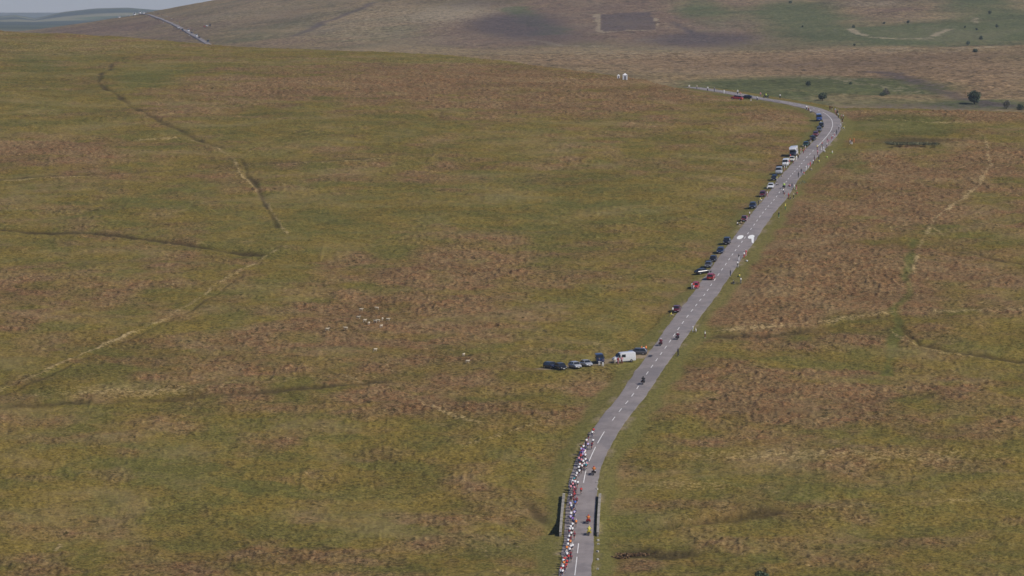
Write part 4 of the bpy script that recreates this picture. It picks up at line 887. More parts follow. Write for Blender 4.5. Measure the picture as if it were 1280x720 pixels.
# spectators  (px, py = feet, pose, top, trousers, hat, heading, where)
SP = 'spectators along the road'
rows = [
 (749, 457, 'stand', 'navy', 'white', 'hair', 180, 'left of the two in front of the navy van'), (753.5, 458, 'hips', 'navy', 'white', 'hair', 165, 'right of the two in front of the navy van'),
 (768.5, 455, 'stand', 'white', 'beige', 'cap:white', 170, 'at the bonnet end of the white side-on van'), (772.5, 455.5, 'stand', 'red', 'pink', 'hair', 200, 'second from the left in front of the white side-on van'), (777, 455, 'hips', 'pink', 'maroon', 'hair', 180, 'third from the left in front of the white side-on van'),
 (781.5, 452.5, 'stand', 'black', 'black', 'hair', 180, 'at the sliding door of the white side-on van'), (785.5, 451.5, 'arms', 'white', 'navy', 'hair', 170, 'holding something up at the rear half of the white side-on van'),
 (802, 441, 'stand', 'orange', 'black', 'hair', 120, 'at the end of the pull-off beside the dark grey car'), (804.5, 442, 'arms', 'white', 'white', 'hair', 120, 'filming at the mouth of the pull-off'), (807.5, 440.5, 'stand', 'orange', 'maroon', 'cap:red', 130, 'nearest the road at the mouth of the pull-off'),
 (841, 392, 'stand', 'white', 'black', 'hair', 120, 'beside the lone maroon hatchback'), (838.5, 395, 'sit', 'yellow', 'beige', 'cap:yellow', 100, 'on the grass below the lone maroon hatchback'), (865, 361.5, 'stand', 'white', 'white', 'hair', 120, 'beside the bright red parked hatchback'), (867, 361.5, 'hips', 'red', 'white', 'hair', 120, 'against the front of the bright red parked hatchback'),
 (866, 415, 'stand', 'white', 'white', 'hair', -80, 'upright at the right edge of the road below the red race car'), (870, 415, 'sit', 'white', 'beige', 'cap:white', -80, 'sitting on the right verge next to a standing friend'), (881.3, 422.5, 'stand', 'white', 'maroon', 'hair', -80, 'alone on the path right of the road'),
 (847.5, 444, 'stand', 'black', 'black', 'hair', -60, 'with a bicycle on the right road edge above the pull-off'),
 (913, 345.5, 'stand', 'black', 'navy', 'hair', -70, 'on the right road edge level with the askew black saloon'), (926, 355, 'stand', 'white', 'grey', 'hair', -70, 'set back on the right verge near a parked bicycle'), (917, 355, 'sit', 'black', 'grey', 'hair', -60, 'sitting beside the parked bicycle on the right verge'), (924.5, 346.5, 'sit', 'yellow', 'green', 'hair', -60, 'sitting on the right verge above the parked bicycle'),
 (922, 334, 'stand', 'white', 'black', 'hair', -60, 'stood with a bicycle on the right road edge below the painted marks'), (923.5, 326, 'stand', 'black', 'white', 'hair', -60, 'on the right road edge just left of the red and white pair'), (930, 322.5, 'stand', 'white', 'red', 'hair', -60, 'right of the road just below the painted T'), (932.5, 320, 'hips', 'red', 'pink', 'cap:white', -60, 'in red at the road edge just below the painted T'),
 (973.5, 272, 'stand', 'black', 'green', 'hair', -60, 'alone on the right verge above the painted T'), (921.5, 281, 'sit', 'white', 'black', 'hair', 110, 'sitting in front of the dark red hatchback'), (926, 280, 'sit', 'beige', 'brown', 'hair', 110, 'second sitting in front of the dark red hatchback'), (933.5, 277, 'stand', 'pink', 'white', 'hair', 100, 'standing by the door of the dark red hatchback'),
 (948, 257, 'stand', 'black', 'black', 'hair', 100, 'above the navy off-roader on the left verge'), (950, 251, 'sit', 'yellow', 'white', 'cap:white', 110, 'on the left verge between the navy and maroon cars'), (959, 246, 'stand', 'white', 'pink', 'hair', 100, 'right of the dark maroon hatchback below the white car'), (959, 239.5, 'stand', 'white', 'black', 'hair', 100, 'at the top corner of the dark maroon hatchback'),
 (971, 227.5, 'stand', 'yellow', 'white', 'hair', 90, 'right of the black estate car above the small white hatchback'), (976.5, 222, 'sit', 'grey', 'beige', 'hair', 90, 'between the black estate car and the road'), (980.5, 213.5, 'stand', 'white', 'pink', 'hair', 90, 'lower of the pair by the rounded white camper van'), (983, 210, 'stand', 'white', 'white', 'cap:red', 90, 'upper of the pair by the rounded white camper van'),
 (988, 199, 'stand', 'red', 'navy', 'hair', 120, 'left of the cream hatchback'), (995.5, 201, 'stand', 'white', 'white', 'hair', 120, 'right of the cream hatchback'), (998, 198, 'hips', 'beige', 'black', 'hair', 120, 'between the cream hatchback and the road'), (1001, 192, 'stand', 'pink', 'white', 'cap:white', 100, 'by the cab of the tall motorhome'), (1004.5, 193, 'stand', 'red', 'maroon', 'hair', 90, 'in red between the motorhome and the road'), (1003.5, 187, 'stand', 'beige', 'black', 'hair', 90, 'right of the motorhome roof line'),
 (1012, 182, 'stand', 'grey', 'black', 'hair', 90, 'right of the dark green hatchback'), (1020.5, 174.5, 'sit', 'white', 'beige', 'hair', 90, 'by the black hatchback near the bend'), (1026, 157, 'stand', 'white', 'white', 'hair', 100, 'low at the nose of the small black car on the bend'),
 (1008, 137.5, 'stand', 'white', 'black', 'hair', 140, 'left of the trio on the verge above the blue van'), (1010.5, 138.5, 'stand', 'beige', 'maroon', 'hair', 140, 'middle of the trio on the verge above the blue van'), (1013, 140.5, 'sit', 'white', 'navy', 'cap:white', 140, 'sitting right of the trio above the blue van'),
 (985.5, 248, 'stand', 'red', 'maroon', 'hair', -70, 'in the middle of the lower row of four on the right verge'), (980.5, 247.5, 'hips', 'maroon', 'beige', 'hair', -70, 'leftmost in the lower row of four on the right verge'), (988.5, 249, 'sit', 'brown', 'beige', 'hair', -70, 'third in the lower row of four on the right verge'), (992, 248, 'stand', 'beige', 'black', 'hair', -70, 'rightmost in the lower row of four on the right verge'),
 (981.6, 262, 'stand', 'yellow', 'green', 'cap:yellow', -70, 'alone right of the road level with the navy off-roader'), (990, 236, 'stand', 'black', 'navy', 'hair', -70, 'left of the pair opposite the small white hatchback'), (993, 237, 'stand', 'white', 'white', 'hair', -70, 'right of the pair opposite the small white hatchback'), (995.5, 237.5, 'stand', 'maroon', 'pink', 'hair', -70, 'behind the pair opposite the small white hatchback'), (987.5, 234, 'sit', 'pink', 'maroon', 'hair', -70, 'sitting left of the pair opposite the small white hatchback'),
 (998, 222, 'stand', 'black', 'black', 'hair', -70, 'lower of two dark figures on the road edge opposite the grey van'), (1001.5, 217.5, 'stand', 'black', 'navy', 'hair', -70, 'upper of two dark figures on the road edge opposite the grey van'),
 (1007.5, 213.5, 'stand', 'white', 'white', 'hair', -70, 'left of the red and white group opposite the rounded camper van'), (1010.5, 210.5, 'arms', 'pink', 'white', 'hair', -70, 'arms raised in the red and white group opposite the camper van'), (1012.8, 208.5, 'stand', 'red', 'red', 'hair', -70, 'all in red opposite the rounded white camper van'), (1014.5, 213, 'sit', 'beige', 'beige', 'hair', -70, 'sitting right of the red and white group'),
 (1018, 201, 'stand', 'black', 'maroon', 'hair', -70, 'opposite the cream hatchback'), (1023.5, 200, 'stand', 'navy', 'black', 'hair', -70, 'on the grass opposite the cream hatchback'), (1024, 203, 'sit', 'yellow', 'beige', 'hair', -70, 'on the grass below the figure in navy'), (1022, 194, 'stand', 'pink', 'maroon', 'hair', -70, 'in pink at the right road edge level with the motorhome'),
 (1021.5, 188, 'stand', 'yellow', 'maroon', 'cap:white', -70, 'at the road edge where the solid centre line ends'), (1026.5, 188.5, 'stand', 'beige', 'white', 'hair', -70, 'second of four right of the end of the solid centre line'), (1029.5, 189, 'stand', 'white', 'white', 'hair', -70, 'in white third of four right of the solid centre line end'), (1031, 190.5, 'sit', 'white', 'beige', 'cap:white', -70, 'sitting fourth right of the solid centre line end'),
 (1040.5, 192, 'sit', 'white', 'lime', 'cap:white', -70, 'alone on green grass below the right side of the bend'), (1036, 180.5, 'stand', 'pink', 'beige', 'hair', -80, 'left of the pair on the right of the bend'), (1039.5, 176.5, 'stand', 'red', 'pink', 'hair', -80, 'in red on the right of the bend'), (1041, 174.5, 'stand', 'white', 'maroon', 'hair', -80, 'just above the figure in red on the bend'),
 (1045.8, 168.5, 'stand', 'black', 'navy', 'hair', -90, 'on the right road edge at the middle of the bend'), (1055.5, 160.5, 'sit', 'yellow', 'white', 'hair', -90, 'on the grass right of the top of the bend'), (1050.5, 157.5, 'stand', 'beige', 'white', 'hair', -90, 'low in the row along the outer side of the bend'), (1053, 153.5, 'stand', 'black', 'maroon', 'hair', -100, 'dark second from bottom along the outer side of the bend'),
 (1048, 147.5, 'stand', 'white', 'black', 'hair', -110, 'in white where the outer side of the bend is crowded'), (1051.5, 149, 'stand', 'pink', 'brown', 'hair', -110, 'rightmost in the crowd outside the bend'), (1045.5, 145, 'stand', 'brown', 'maroon', 'hair', -120, 'left in the crowd outside the bend'), (1044, 141, 'stand', 'white', 'pink', 'hair', -130, 'topmost in the crowd outside the bend'), (1040, 138.5, 'stand', 'brown', 'beige', 'hair', -140, 'left of the pair above the bend'), (1037.5, 138, 'stand', 'maroon', 'brown', 'hair', -140, 'far left above the outer bend'),
 (1062.5, 179, 'stand', 'orange', 'white', 'hair', -80, 'standing left in the orange group on the grass'), (1064.8, 178.5, 'sit', 'maroon', 'brown', 'hair', -80, 'sitting in the middle of the orange group on the grass'), (1067.5, 178.5, 'hips', 'orange', 'orange', 'hair', -80, 'standing right in the orange group on the grass'), (1065, 180.5, 'sit', 'white', 'white', 'cap:white', -80, 'in white in front of the orange group on the grass'),
 (861.5, 111.3, 'stand', 'white', 'beige', 'hair', 170, 'farthest left on the crest road'), (871, 111.6, 'stand', 'beige', 'grey', 'hair', 170, 'second from the left on the crest road'), (884.5, 113.6, 'stand', 'white', 'black', 'hair', 170, 'third from the left on the crest road'), (905, 117.5, 'stand', 'white', 'white', 'hair', 170, 'left of the red car on the crest road'), (922, 118.5, 'stand', 'white', 'black', 'cap:white', 170, 'behind the red car on the crest road'), (925.5, 118.8, 'sit', 'pink', 'beige', 'hair', 170, 'low beside the figure behind the red car'),
 (946.5, 126, 'stand', 'white', 'navy', 'hair', 10, 'right of the black car on the crest road'), (938.5, 126, 'sit', 'beige', 'white', 'hair', 10, 'sitting on the bank below the black car on the crest'), (975, 123.3, 'stand', 'white', 'black', 'hair', 180, 'right of the escort motorcycle on the crest road'), (950.5, 120.8, 'stand', 'pink', 'grey', 'hair', 180, 'left of the escort motorcycle on the crest road'), (893, 115, 'stand', 'grey', 'grey', 'hair', 170, 'in grey between two in white on the crest road'),
]
rows += [
 (1016.5, 205.5, 'stand', 'white', 'black', 'hair', -70, 'just above the red and white group on the right verge'), (1005, 218, 'sit', 'red', 'white', 'hair', -70, 'sitting just below the red and white group'),
 (1027.5, 184, 'stand', 'red', 'black', 'hair', -75, 'on the road edge just above the solid line end'), (1033.5, 184.5, 'stand', 'white', 'maroon', 'cap:white', -80, 'on the grass at the start of the bend'), (1034, 179, 'stand', 'maroon', 'pink', 'hair', -80, 'below the figure in pink on the right of the bend'),
 (1043, 171, 'stand', 'white', 'pink', 'hair', -90, 'just below the dark figure at the middle of the bend'), (1048.5, 162.5, 'stand', 'white', 'black', 'hair', -90, 'lowest in the row along the outer side of the bend'), (1054, 149, 'stand', 'white', 'maroon', 'hair', -110, 'behind the crowd outside the bend'), (1047, 142, 'stand', 'beige', 'black', 'hair', -125, 'at the back of the crowd outside the bend'),
 (970.5, 232, 'sit', 'white', 'black', 'hair', 90, 'sitting at the road edge beside the small white hatchback'), (987, 206, 'stand', 'red', 'beige', 'hair', 100, 'at the road side of the rounded camper van'), (991.5, 205, 'stand', 'white', 'maroon', 'hair', 100, 'in front of the cream hatchback'),
 (1006.5, 188.5, 'stand', 'white', 'pink', 'hair', 90, 'between the motorhome and the dark green hatchback'), (1013.5, 178.5, 'stand', 'maroon', 'white', 'hair', 90, 'in the gap between the dark green and black hatchbacks'), (937, 272, 'stand', 'white', 'maroon', 'hair', 100, 'at the road side of the dark red hatchback'),
 (790, 450, 'stand', 'white', 'red', 'hair', 175, 'at the rear corner of the white side-on van'), (979, 243, 'stand', 'white', 'black', 'hair', -70, 'just above the row of four on the right verge'), (996.5, 243, 'sit', 'red', 'beige', 'hair', -70, 'sitting behind the row of four on the right verge'),
]
for px, py, pose, top, bot, hat, ang, where in rows:
    hk, _, hc = hat.partition(':')
    q = person(pose, top, bot, ('spectator in %s top, %s' % (top, where) if len(where.split()) < 12 else 'spectator %s' % where), SP, hk, hc or None, rnd.choice(['black', 'white', 'brown']))
    place(q, px, py, hd1(ang), False)
for px, py, col, hd, lab in [(847.5, 446, 'black', hd1(20), 'black bicycle held at the right road edge above the pull-off'), (919, 355.5, 'grey', hd1(80), 'grey bicycle standing on the right verge below the black saloon'), (922.8, 335, 'white', hd1(30), 'pale bicycle at the right road edge below the painted marks'), (1000.5, 230.5, 'grey', hd1(75), 'grey bicycle on the right verge, left of two opposite the black estate'), (1005, 229.5, 'teal', hd1(-80), 'teal bicycle on the right verge, right of two opposite the black estate')]:
    place(bicycle(col, lab, 'bicycles left on the verge'), px, py, hd)
def bag_mesh(): return MB().ell((0, 0, .2), (.34, .24, .22), 12, 8).box((0, 0, .42), (.08, .03, .12)).done('rucksack', True)
for px, py, c, l in ((933.5, 327, 'white', 'white bag on the right verge below the painted marks'), (1033.5, 197, 'lime', 'pale green bag on the grass right of the road')):
    tag(place_o := ob('rucksack', cached('bag', bag_mesh), cloth(c)), l, 'bag', 'bags on the verge'); place(place_o, px, py, hd1(40))

# marks painted on the road
PAINT = mat('white_road_paint', (.80, .79, .74), .7, var=.05, scale=3)
def flat_mark(name, polys, label):
    b = MB()
    for pl in polys:
        pts = []
        for x, y in pl:
            p = cast(x, y, h_front); p = cast(x, y, H, p[1]-30, p[1]+30, .5); d, i = near([p[0]], [p[1]], ROAD); i = int(i[0]); pts.append((p[0], p[1]))
        c = np.mean(pts, 0); d, i = near([c[0]], [c[1]], ROAD); i = int(i[0]); n = TAN[i]
        def zz(q):
            d_, k = near([q[0]], [q[1]], ROAD); k = int(k[0]); s_ = (q[0]-ROAD[k, 0])*TN2[k, 0]+(q[1]-ROAD[k, 1])*TN2[k, 1]
            sl_ = TAN[k, 2]/math.hypot(TAN[k, 0], TAN[k, 1]); return ROAD[k, 2]+s_*sl_+.135
        top = [b.b.verts.new((q[0], q[1], zz(q))) for q in pts]; cv = b.b.verts.new((c[0], c[1], zz(c)))
        for k in range(len(top)): b.b.faces.new((cv, top[k], top[(k+1) % len(top)]))
    o = ob(name, b.done(name), PAINT); tag(o, label, 'road painting', 'white shapes painted on the road'); return o
oval = lambda cx, cy, a, b_, t: [(cx+a*math.cos(u)*math.cos(t)+b_*math.sin(u)*math.sin(t), cy-a*math.cos(u)*math.sin(t)+b_*math.sin(u)*math.cos(t)) for u in np.linspace(0, 2*math.pi, 21)[:-1]]
flat_mark('road_painting', [oval(925.2, 297.3, 4.4, 2.3, .35)], 'white oval painted on the left lane of the road')
flat_mark('road_painting', [oval(939, 296.8, 4.3, 2.2, .25), [(939.2, 298.5), (942.4, 297.5), (942, 305), (939.6, 304)]], 'white oval with a stem like a T painted on the right lane')
flat_mark('patch_cover', [oval(813, 445.7, 2.6, 1.1, .1)], 'dark oval tar patch at the left road edge by the pull-off').material_slots[0].material = mat('tar', (.03, .03, .032), .5)

# bridge: two parapets, each with a black disc painted as the culvert's shaded opening
STONE = mat('parapet_stone', (.26, .235, .20), .9, var=.3, scale=1.2)
sa, sb = s_at(671), s_at(621)
br = thing('road_bridge', 'low stone road bridge with two long parapets over the stream gully', 'bridge'); 
for sx, nm in ((-1, 'parapet'), (1, 'parapet')):
    b = MB(); rows_ = []; off = 3.45
    q = np.linspace(sa, sb, 30)
    for s in q:
        pin, pout = rp(s, sx*off), rp(s, sx*(off+.40)); e = .42 if (s-sa < 1 or sb-s < 1) else .62
        rows_.append([b.b.verts.new(v) for v in ((pin[0], pin[1], pin[2]-1.2), (pin[0], pin[1], pin[2]+e), (pout[0], pout[1], pout[2]+e), (pout[0], pout[1], pout[2]-2.6))])
    for u, v in zip(rows_, rows_[1:]):
        for i in range(4): b.b.faces.new((u[i], u[(i+1) % 4], v[(i+1) % 4], v[i]))
    b.b.faces.new(rows_[0]); b.b.faces.new(list(reversed(rows_[-1])))
    w_ = ob('parapet', b.done('parapet'), STONE, br)
    b = MB()
    for k, s in enumerate(np.arange(sa+.3, sb-.3, 1.05)):
        p = rp(s+.5, sx*(off+.2)); i = int(np.argmin(np.abs(RS-s))); a = math.atan2(TN2[i, 1], TN2[i, 0])
        b.box((p[0], p[1], p[2]+.68), (1.0, .50, .12), a)
    ob('coping_stones', b.done('coping_stones'), mat('coping', (.40, .37, .31), .9, var=.25, scale=.9), w_)
    gc = GUL[int(np.argmin(near(GUL[:, 0], GUL[:, 1], ROAD)[0]))]
    i = int(near([gc[0]], [gc[1]], ROAD)[1][0]); p = rp(RS[i], sx*(off+.42))
    n_ = Vector((RGT[i, 0]*sx, RGT[i, 1]*sx, 0)); pz = float(H(np.array([p[0]+n_.x]), np.array([p[1]+n_.y]))[0])
    ob('culvert_mouth', MB().cyl(Vector((p[0], p[1], pz+.9))-n_*.3, Vector((p[0], p[1], pz+.9))+n_*.03, .85, n=20).done('culvert_mouth'), mat('culvert_painted_shade', (.01, .01, .01), .9), br)  # solid disc, its black stands in for the shade inside the culvert
# kerb stones along the road near the bridge, right edge
for k, (px, py) in enumerate([(746.5, 604), (746, 612), (747.5, 676), (747.8, 681), (746.8, 690), (747, 700), (747, 712)]):
    b = MB().box((0, 0, .12), (.45, .5, .34), taper=.8); me = cached('stone', lambda: b.done('marker_stone'))
    o = ob('marker_stone', me, mat('coping', (.40, .37, .31)))
    tag(o, 'pale marker stone at the right road edge, %s from the top beside the bridge' % ['topmost', 'second', 'third', 'fourth', 'fifth', 'sixth', 'lowest'][k], 'stone', 'marker stones at the right edge of the road'); place(o, px, py, hd1(k*31))

# ------------------------------------------------------------------ sheep
def sheep_meshes():
    def mk(tail):
        J = {'rump': ((0, -.42, .66), (.17, .17)), 'belly': ((0, 0, .62), (.21, .20)), 'chest': ((0, .34, .66), (.17, .18)), 'neck': ((0, .52, .80), .10), 'poll': ((0, .62, .93), .085), 'muz': ((0, .82, .83), .050)}
        E = [('belly', 'rump'), ('belly', 'chest'), ('chest', 'neck'), ('neck', 'poll'), ('poll', 'muz')]
        for sx in (-1, 1):
            k = 'L' if sx > 0 else 'R'
            J['fs'+k] = ((sx*.11, .33, .50), .07); J['fk'+k] = ((sx*.11, .35, .27), .036); J['ff'+k] = ((sx*.11, .34, .03), .032); E += [('chest', 'fs'+k), ('fs'+k, 'fk'+k), ('fk'+k, 'ff'+k)]
            J['hs'+k] = ((sx*.12, -.36, .50), .09); J['hk'+k] = ((sx*.12, -.50, .27), .036); J['hf'+k] = ((sx*.12, -.46, .03), .032); E += [('rump', 'hs'+k), ('hs'+k, 'hk'+k), ('hk'+k, 'hf'+k)]
        return J, E
    J, E = mk(0)
    def ears(b):
        for sx in (-1, 1): b.ell((sx*.12, .60, .95), (.07, .03, .035), 8, 5)
    body = skin_mesh('body', J, E, 'belly', 1, ears)
    b = MB()
    for c, d in (((0, -.02, .66), (.29, .50, .27)), ((0, -.38, .68), (.26, .24, .25)), ((0, .32, .68), (.25, .24, .25)), ((0, .48, .80), (.15, .14, .16)), ((0, -.60, .60), (.06, .06, .14))): b.ell(c, d, 16, 12)
    fl = b.done('fleece', True)
    for v in fl.vertices:
        n = v.normal; k = .03*math.sin(v.co.x*31)*math.sin(v.co.y*27)*math.sin(v.co.z*29); v.co += n*k
    return body, fl
FLEECE = mat('fleece', (.52, .44, .30), .95, var=.12, scale=9); SFACE = mat('sheep_face', (.55, .50, .42), .8)
for k, (px, py, ps) in enumerate([(409, 415, 'farthest left of the flock'), (432, 414, 'second from the left of the flock'), (448, 400, 'left end of the middle row'), (456, 404, 'middle row, just left of the tight cluster'), (461, 407, 'left one of the cluster'), (469, 406, 'touching pair, left animal'), (472.5, 404, 'touching pair, right animal'), (478, 401.5, 'standing upslope right of the touching pair'), (485, 402.5, 'farthest right of the flock'), (476.5, 411, 'lowest one right of the cluster'), (451.5, 390, 'upslope, left of the two highest'), (471, 388.5, 'upslope, right of the two highest'), (469, 440, 'alone well below the flock'), (579.5, 446, 'upper of the two near the middle of the moor'), (584.5, 455, 'lower of the two near the middle of the moor')]):
    bd, fl = cached('sheep', sheep_meshes); r = thing('sheep', 'white sheep on the moor, '+ps, 'sheep', 'sheep scattered on the moor')
    ob('body', bd, SFACE, r); ob('fleece', fl, FLEECE, r); place(r, px, py, hd1([80, -95, 100, 60, 20, -60, -80, 10, 95, 40, 90, -85, 60, 30, 80][k]), False); r.scale = (.8, .8, .8); r.location.z += .12

# white tents on the skyline of the front hill
def tent_mesh(w_, h_):
    b = MB().box((0, 0, h_*.36), (w_, w_, h_*.72)); v = b.b
    t = [v.verts.new(q) for q in ((-w_*.54, -w_*.54, h_*.72), (w_*.54, -w_*.54, h_*.72), (w_*.54, w_*.54, h_*.72), (-w_*.54, w_*.54, h_*.72))]; a = v.verts.new((0, 0, h_))
    for i in range(4): v.faces.new((t[i], t[(i+1) % 4], a))
    v.faces.new(t); return b
for px, py, w_, h_, l in ((781.3, 100, 1.9, 2.7, 'taller of two small white tents on the hill crest'), (773.2, 98.6, 1.1, 1.6, 'smaller of two white tents on the hill crest')):
    r = thing('tent', l, 'tent', 'white tents on the hill crest'); ob('canopy', tent_mesh(w_, h_).done('canopy'), cloth('white'), r)
    ob('doorway', MB().box((0, -w_*.5-.01, h_*.3), (w_*.4, .03, h_*.55)).done('doorway'), cloth('grey'), r); place(r, px, py, (0, 1), False)

# ------------------------------------------------------------------ trees and bushes
BARK = mat('bark', (.09, .065, .045), .9, var=.25)
def leafmat(name, a, b_):
    m, t, bs = newmat(name); g = t.nodes.new('ShaderNodeNewGeometry'); bs.inputs['Roughness'].default_value = .8
    t.links.new(mixc(t, g.outputs['Random Per Island'], a, b_), bs.inputs['Base Color']); return m
LEAF = leafmat('dark_foliage', (.035, .055, .024), (.10, .13, .055)); REED = leafmat('rush_foliage', (.075, .080, .030), (.17, .16, .07)); BRK = leafmat('bracken_foliage', (.10, .06, .022), (.26, .15, .06)); PALE = leafmat('pale_foliage', (.09, .085, .06), (.17, .15, .10))
def foliage(name, lobes, n, size, seed):
    rg = random.Random(seed); b = bmesh.new()
    tot = sum(l[3]*l[4]*l[5] for l in lobes)
    for x, y, z, rx, ry, rz in lobes:
        for _ in range(max(6, int(n*rx*ry*rz/tot))):
            while True:
                u = Vector((rg.uniform(-1, 1), rg.uniform(-1, 1), rg.uniform(-1, 1)))
                if .25 < u.length < 1: break
            u *= .75+.25*rg.random(); c = Vector((x+u.x*rx, y+u.y*ry, z+u.z*rz)); s = size*rg.uniform(.5, 1.3)
            M = Euler((rg.uniform(0, 6), rg.uniform(0, 6), rg.uniform(0, 6))).to_matrix()
            vs_ = [b.verts.new(c+M @ Vector(q)*s) for q in ((-.5, -.3, 0), (.5, -.35, .1), (.42, .4, -.05), (-.3, .45, .1))]
            b.faces.new(vs_)
    me = bpy.data.meshes.new(name); b.to_mesh(me); b.free(); me.materials.append(None); return me
def tree(px, py, W, Ht, label, lm=None, H_=h_back, d0=1600, d1=5200, group='trees on the far slopes', n=900, seed=1, hz=None):
    r = thing('tree', label, 'tree', group); rg = random.Random(seed); tr = MB(); tr.cyl((0, 0, -.4), (0, 0, Ht*.45), W*.035+.08, W*.02+.04, 8)
    lobes = []
    for k in range(9):
        a = k*2.4; rr = W*.26*(.4+.6*rg.random()); z = Ht*(.35+.45*rg.random()); e = (math.cos(a)*rr, math.sin(a)*rr, z); tr.cyl((0, 0, Ht*.3), e, W*.015+.04, .02, 5); q = W*.22*(.7+.5*rg.random()); lobes.append((*e, q, q, q*.85))
    lobes.append((0, 0, Ht*.72, W*.25, W*.25, Ht*.27)); lobes.append((0, 0, Ht*.4, W*.36, W*.36, Ht*.25))
    ob('trunk', tr.done('trunk'), BARK, r); ob('crown', foliage('crown', lobes, n, max(.35, W*.075), seed), lm or LEAF, r)
    p = cast(px, py, H_, d0, d1, 1.5); r.location = (p[0], p[1], p[2]-.3); return r
TR = [(1218, 131, 9.5, 8.2, 'big dark rounded tree low on the opposite slope at right', None), (1028, 125, 6.5, 4.6, 'dark rounded tree on the green slope above the bend', None), (1010, 108, 5, 3.8, 'small dark tree upslope left of the rounded one above the bend', None), (1063, 106.5, 3.0, 2.3, 'tiny lone bush on the opposite slope right of the bend', None), (1108, 120, 6, 5, 'pale bare tree in the middle of the opposite slope', PALE), (1103, 120.5, 4.5, 2.6, 'low dark bush at the foot of the pale bare tree', None), (1258, 137, 6, 5.5, 'pale scrubby tree at the right end of the valley edge', PALE), (1275, 138, 6, 4, 'low dark bush at the right frame edge on the valley edge', None), (1219, 66, 5.5, 3.4, 'dark bush on the ridge line of the middle hill', None),
      (1210, 57, 8, 8, 'taller of two dark trees side by side on the green far hillside', None), (1226, 50, 8.5, 6.5, 'round dark tree right of the taller one on the far hillside', None), (1246, 34.5, 6, 5.5, 'dark tree right of the pair higher on the far hillside', None), (1237, 18, 7, 6.5, 'highest dark tree on the green far hillside', None), (1221, 38, 5, 4, 'small tree above the pair of dark trees on the far hillside', None), (1135, 29.5, 6.5, 5, 'lone dark tree above the pale track on the far hillside', None), (1105, 30, 4.5, 3.6, 'small tree left of the lone one above the pale track', None), (1067, 35, 6, 5, 'dark tree at the left end of the pale far track', None), (1068, 57, 4, 3, 'small tree below the left end of the pale far track', None), (1206, 35, 4, 3.5, 'faint small bush left of the highest trees on the far hillside', None), (988, 4, 7, 4, 'lone dark bush near the top edge of the far hill', None), (1003, 34, 4, 3, 'tiny bush on the green gully of the far hill', None)]
for k, (px, py, W, Ht, l, lm) in enumerate(TR): tree(px, py, W*(.62 if k > 8 else .88), Ht*(.62 if k > 8 else .88), l, lm, seed=k+5, n=1000 if k < 2 else 500)
def bush(px, py, W, Dp, Ht, label, lm, n, name='bush', group=None, kind=None, seed=3, size=.35):
    rg = random.Random(seed); lob = []
    for k in range(max(3, int(W*Dp/3))): lob.append((rg.uniform(-.42, .42)*W, rg.uniform(-.42, .42)*Dp, Ht*.3, rg.uniform(.8, 1.6), rg.uniform(.8, 1.6), Ht*rg.uniform(.4, .8)))
    o = ob(name, foliage(name, lob, n, size, seed), lm); tag(o, label, 'bush' if not kind else 'undergrowth', group, kind); p = ground_at(px, py); o.location = (p[0], p[1], zgrid(p[0], p[1])-.05); return o
bush(1140, 180, 19, 24, .45, 'dark patch of rushes on the green pasture right of the bend', REED, 5000, 'rush_bed', kind='stuff', size=.38)
bush(957, 722, 4.6, 3.4, 1.3, 'dark green bush at the bottom edge right of the road', LEAF, 900, seed=8)
bush(800, 690, 10, 2.4, .45, 'brown bracken along the dark bank right of the road below the bridge', BRK, 1700, 'bracken', kind='stuff', seed=9)
bush(775, 696, 4.5, 1.6, .4, 'reddish bracken at the road end of the dark bank', BRK, 600, 'bracken', kind='stuff', seed=10)
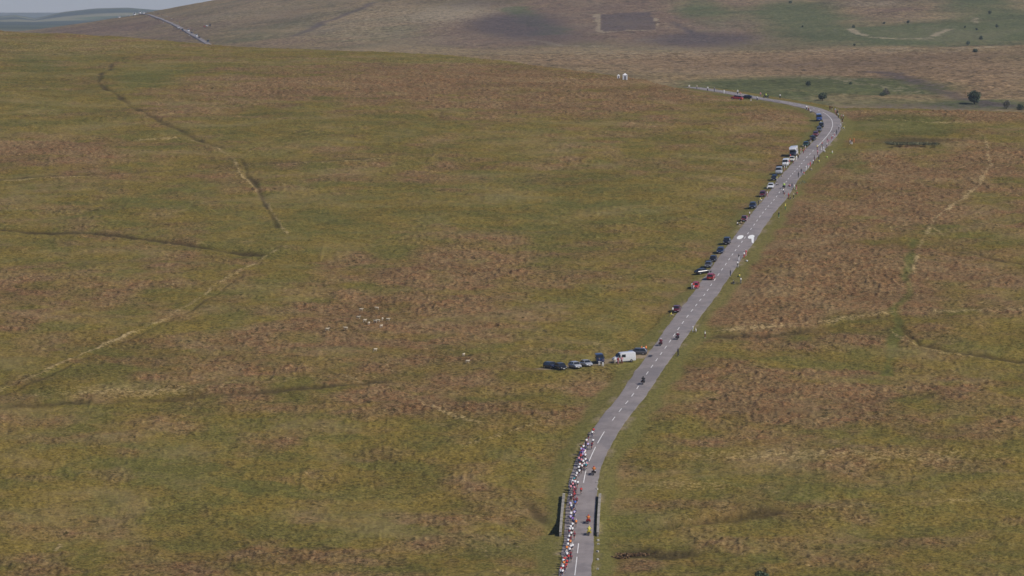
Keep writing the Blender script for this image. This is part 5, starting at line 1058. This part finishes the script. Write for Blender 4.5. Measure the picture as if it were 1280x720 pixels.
# ------------------------------------------------------------------ vehicles and crowd on the far hill road
def fcast(px, py): 
    p = cast(px, py, h_back, 2900, 4600, 1.5); d, i = near([p[0]], [p[1]], FROAD); 
    if d[0] < 3.6: p = p.copy(); p[2] = FRD[int(i[0]), 2]
    return p, fr[int(i[0])], ft[int(i[0])]
FG = 'vehicles parked along the far hill road'
fv = [(149, 22.3, 'white', 'v', 'small white van alone farthest left on the far hill skyline'), (161, 20.5, 'silver', 'c', 'pale car second from the left on the far skyline'), (168, 18, 'white', 'm', 'tall white van, left of the three on the far hilltop'), (175, 17, 'white', 'm', 'tall white van, middle of the three on the far hilltop'), (179.5, 17.8, 'white', 'v', 'white van, right of the three on the far hilltop'),
      (223, 36.5, 'white', 'c', 'white car halfway down the far hill road'), (228, 38.5, 'black', 'c', 'black car just below the white one on the far road'), (235.5, 39.8, 'white', 'v', 'white van low on the far hill road'), (239.5, 41.8, 'black', 'c', 'black car beside the low white van on the far road'), (245.5, 46.5, 'white', 'v', 'brightest white van above the near skyline'), (249, 48.2, 'black', 'c', 'black car below the brightest white van'), (260, 53, 'grey', 'v', 'grey van touching the near skyline'), (255.5, 34, 'red', 'c', 'red car parked off to the right of the far road'), (262.5, 32.3, 'black', 'c', 'black car at the right end off the far road'), (258.8, 33, 'white', 'c', 'white car between the red and black cars off the far road')]
for px, py, c, k, l in fv:
    o = make_car('hatch', c, l, FG, False) if k == 'c' else make_van(c, l, FG, 5.4 if k == 'v' else 6.2, 2.0, 2.4 if k == 'v' else 3.0)
    p, r_, t_ = fcast(px, py); put(o, p, (-t_[0], -t_[1]))
fp = [('pink', 'red', 'white', 'beige', 'maroon', 'white', 'navy')[k % 7] for k in range(34)]
for k in range(34):
    t = k/33; i = int((len(FROAD)-1)*(1-t*.78)); sd_ = -1 if k % 2 else 1; o_ = sd_*(4.6+rnd.random()*2.2)
    x, y = FROAD[i, 0]+fr[i, 0]*o_, FROAD[i, 1]+fr[i, 1]*o_

    q = person('stand', fp[k], 'grey', 'tiny spectator lining the far hill road', 'spectators along the far hill road')
    q.location = (x, y, float(h_back(np.array([x]), np.array([y]))[0])); q.rotation_euler.z = rnd.random()*6

# ------------------------------------------------------------------ air
hz = bpy.data.meshes.new('haze'); x0, x1, y0, y1, z0, z1 = -12000, 12000, -200, 21000, -160, 110
hz.from_pydata([(x, y, z) for x in (x0, x1) for y in (y0, y1) for z in (z0, z1)], [], [(0, 1, 3, 2), (4, 6, 7, 5), (0, 4, 5, 1), (2, 3, 7, 6), (0, 2, 6, 4), (1, 5, 7, 3)])
ho = bpy.data.objects.new('haze', hz); C.objects.link(ho); ho['kind'] = 'stuff'; ho['label'] = 'thin blue air haze over the far hills'
hm = bpy.data.materials.new('haze_air'); hm.use_nodes = True; t = hm.node_tree; t.nodes.remove(t.nodes['Principled BSDF'])
pv = t.nodes.new('ShaderNodeVolumePrincipled'); pv.inputs['Density'].default_value = 3.6e-5; pv.inputs['Color'].default_value = (.74, .85, 1, 1); pv.inputs['Anisotropy'].default_value = 0
t.links.new(pv.outputs[0], t.nodes['Material Output'].inputs['Volume']); hz.materials.append(hm)
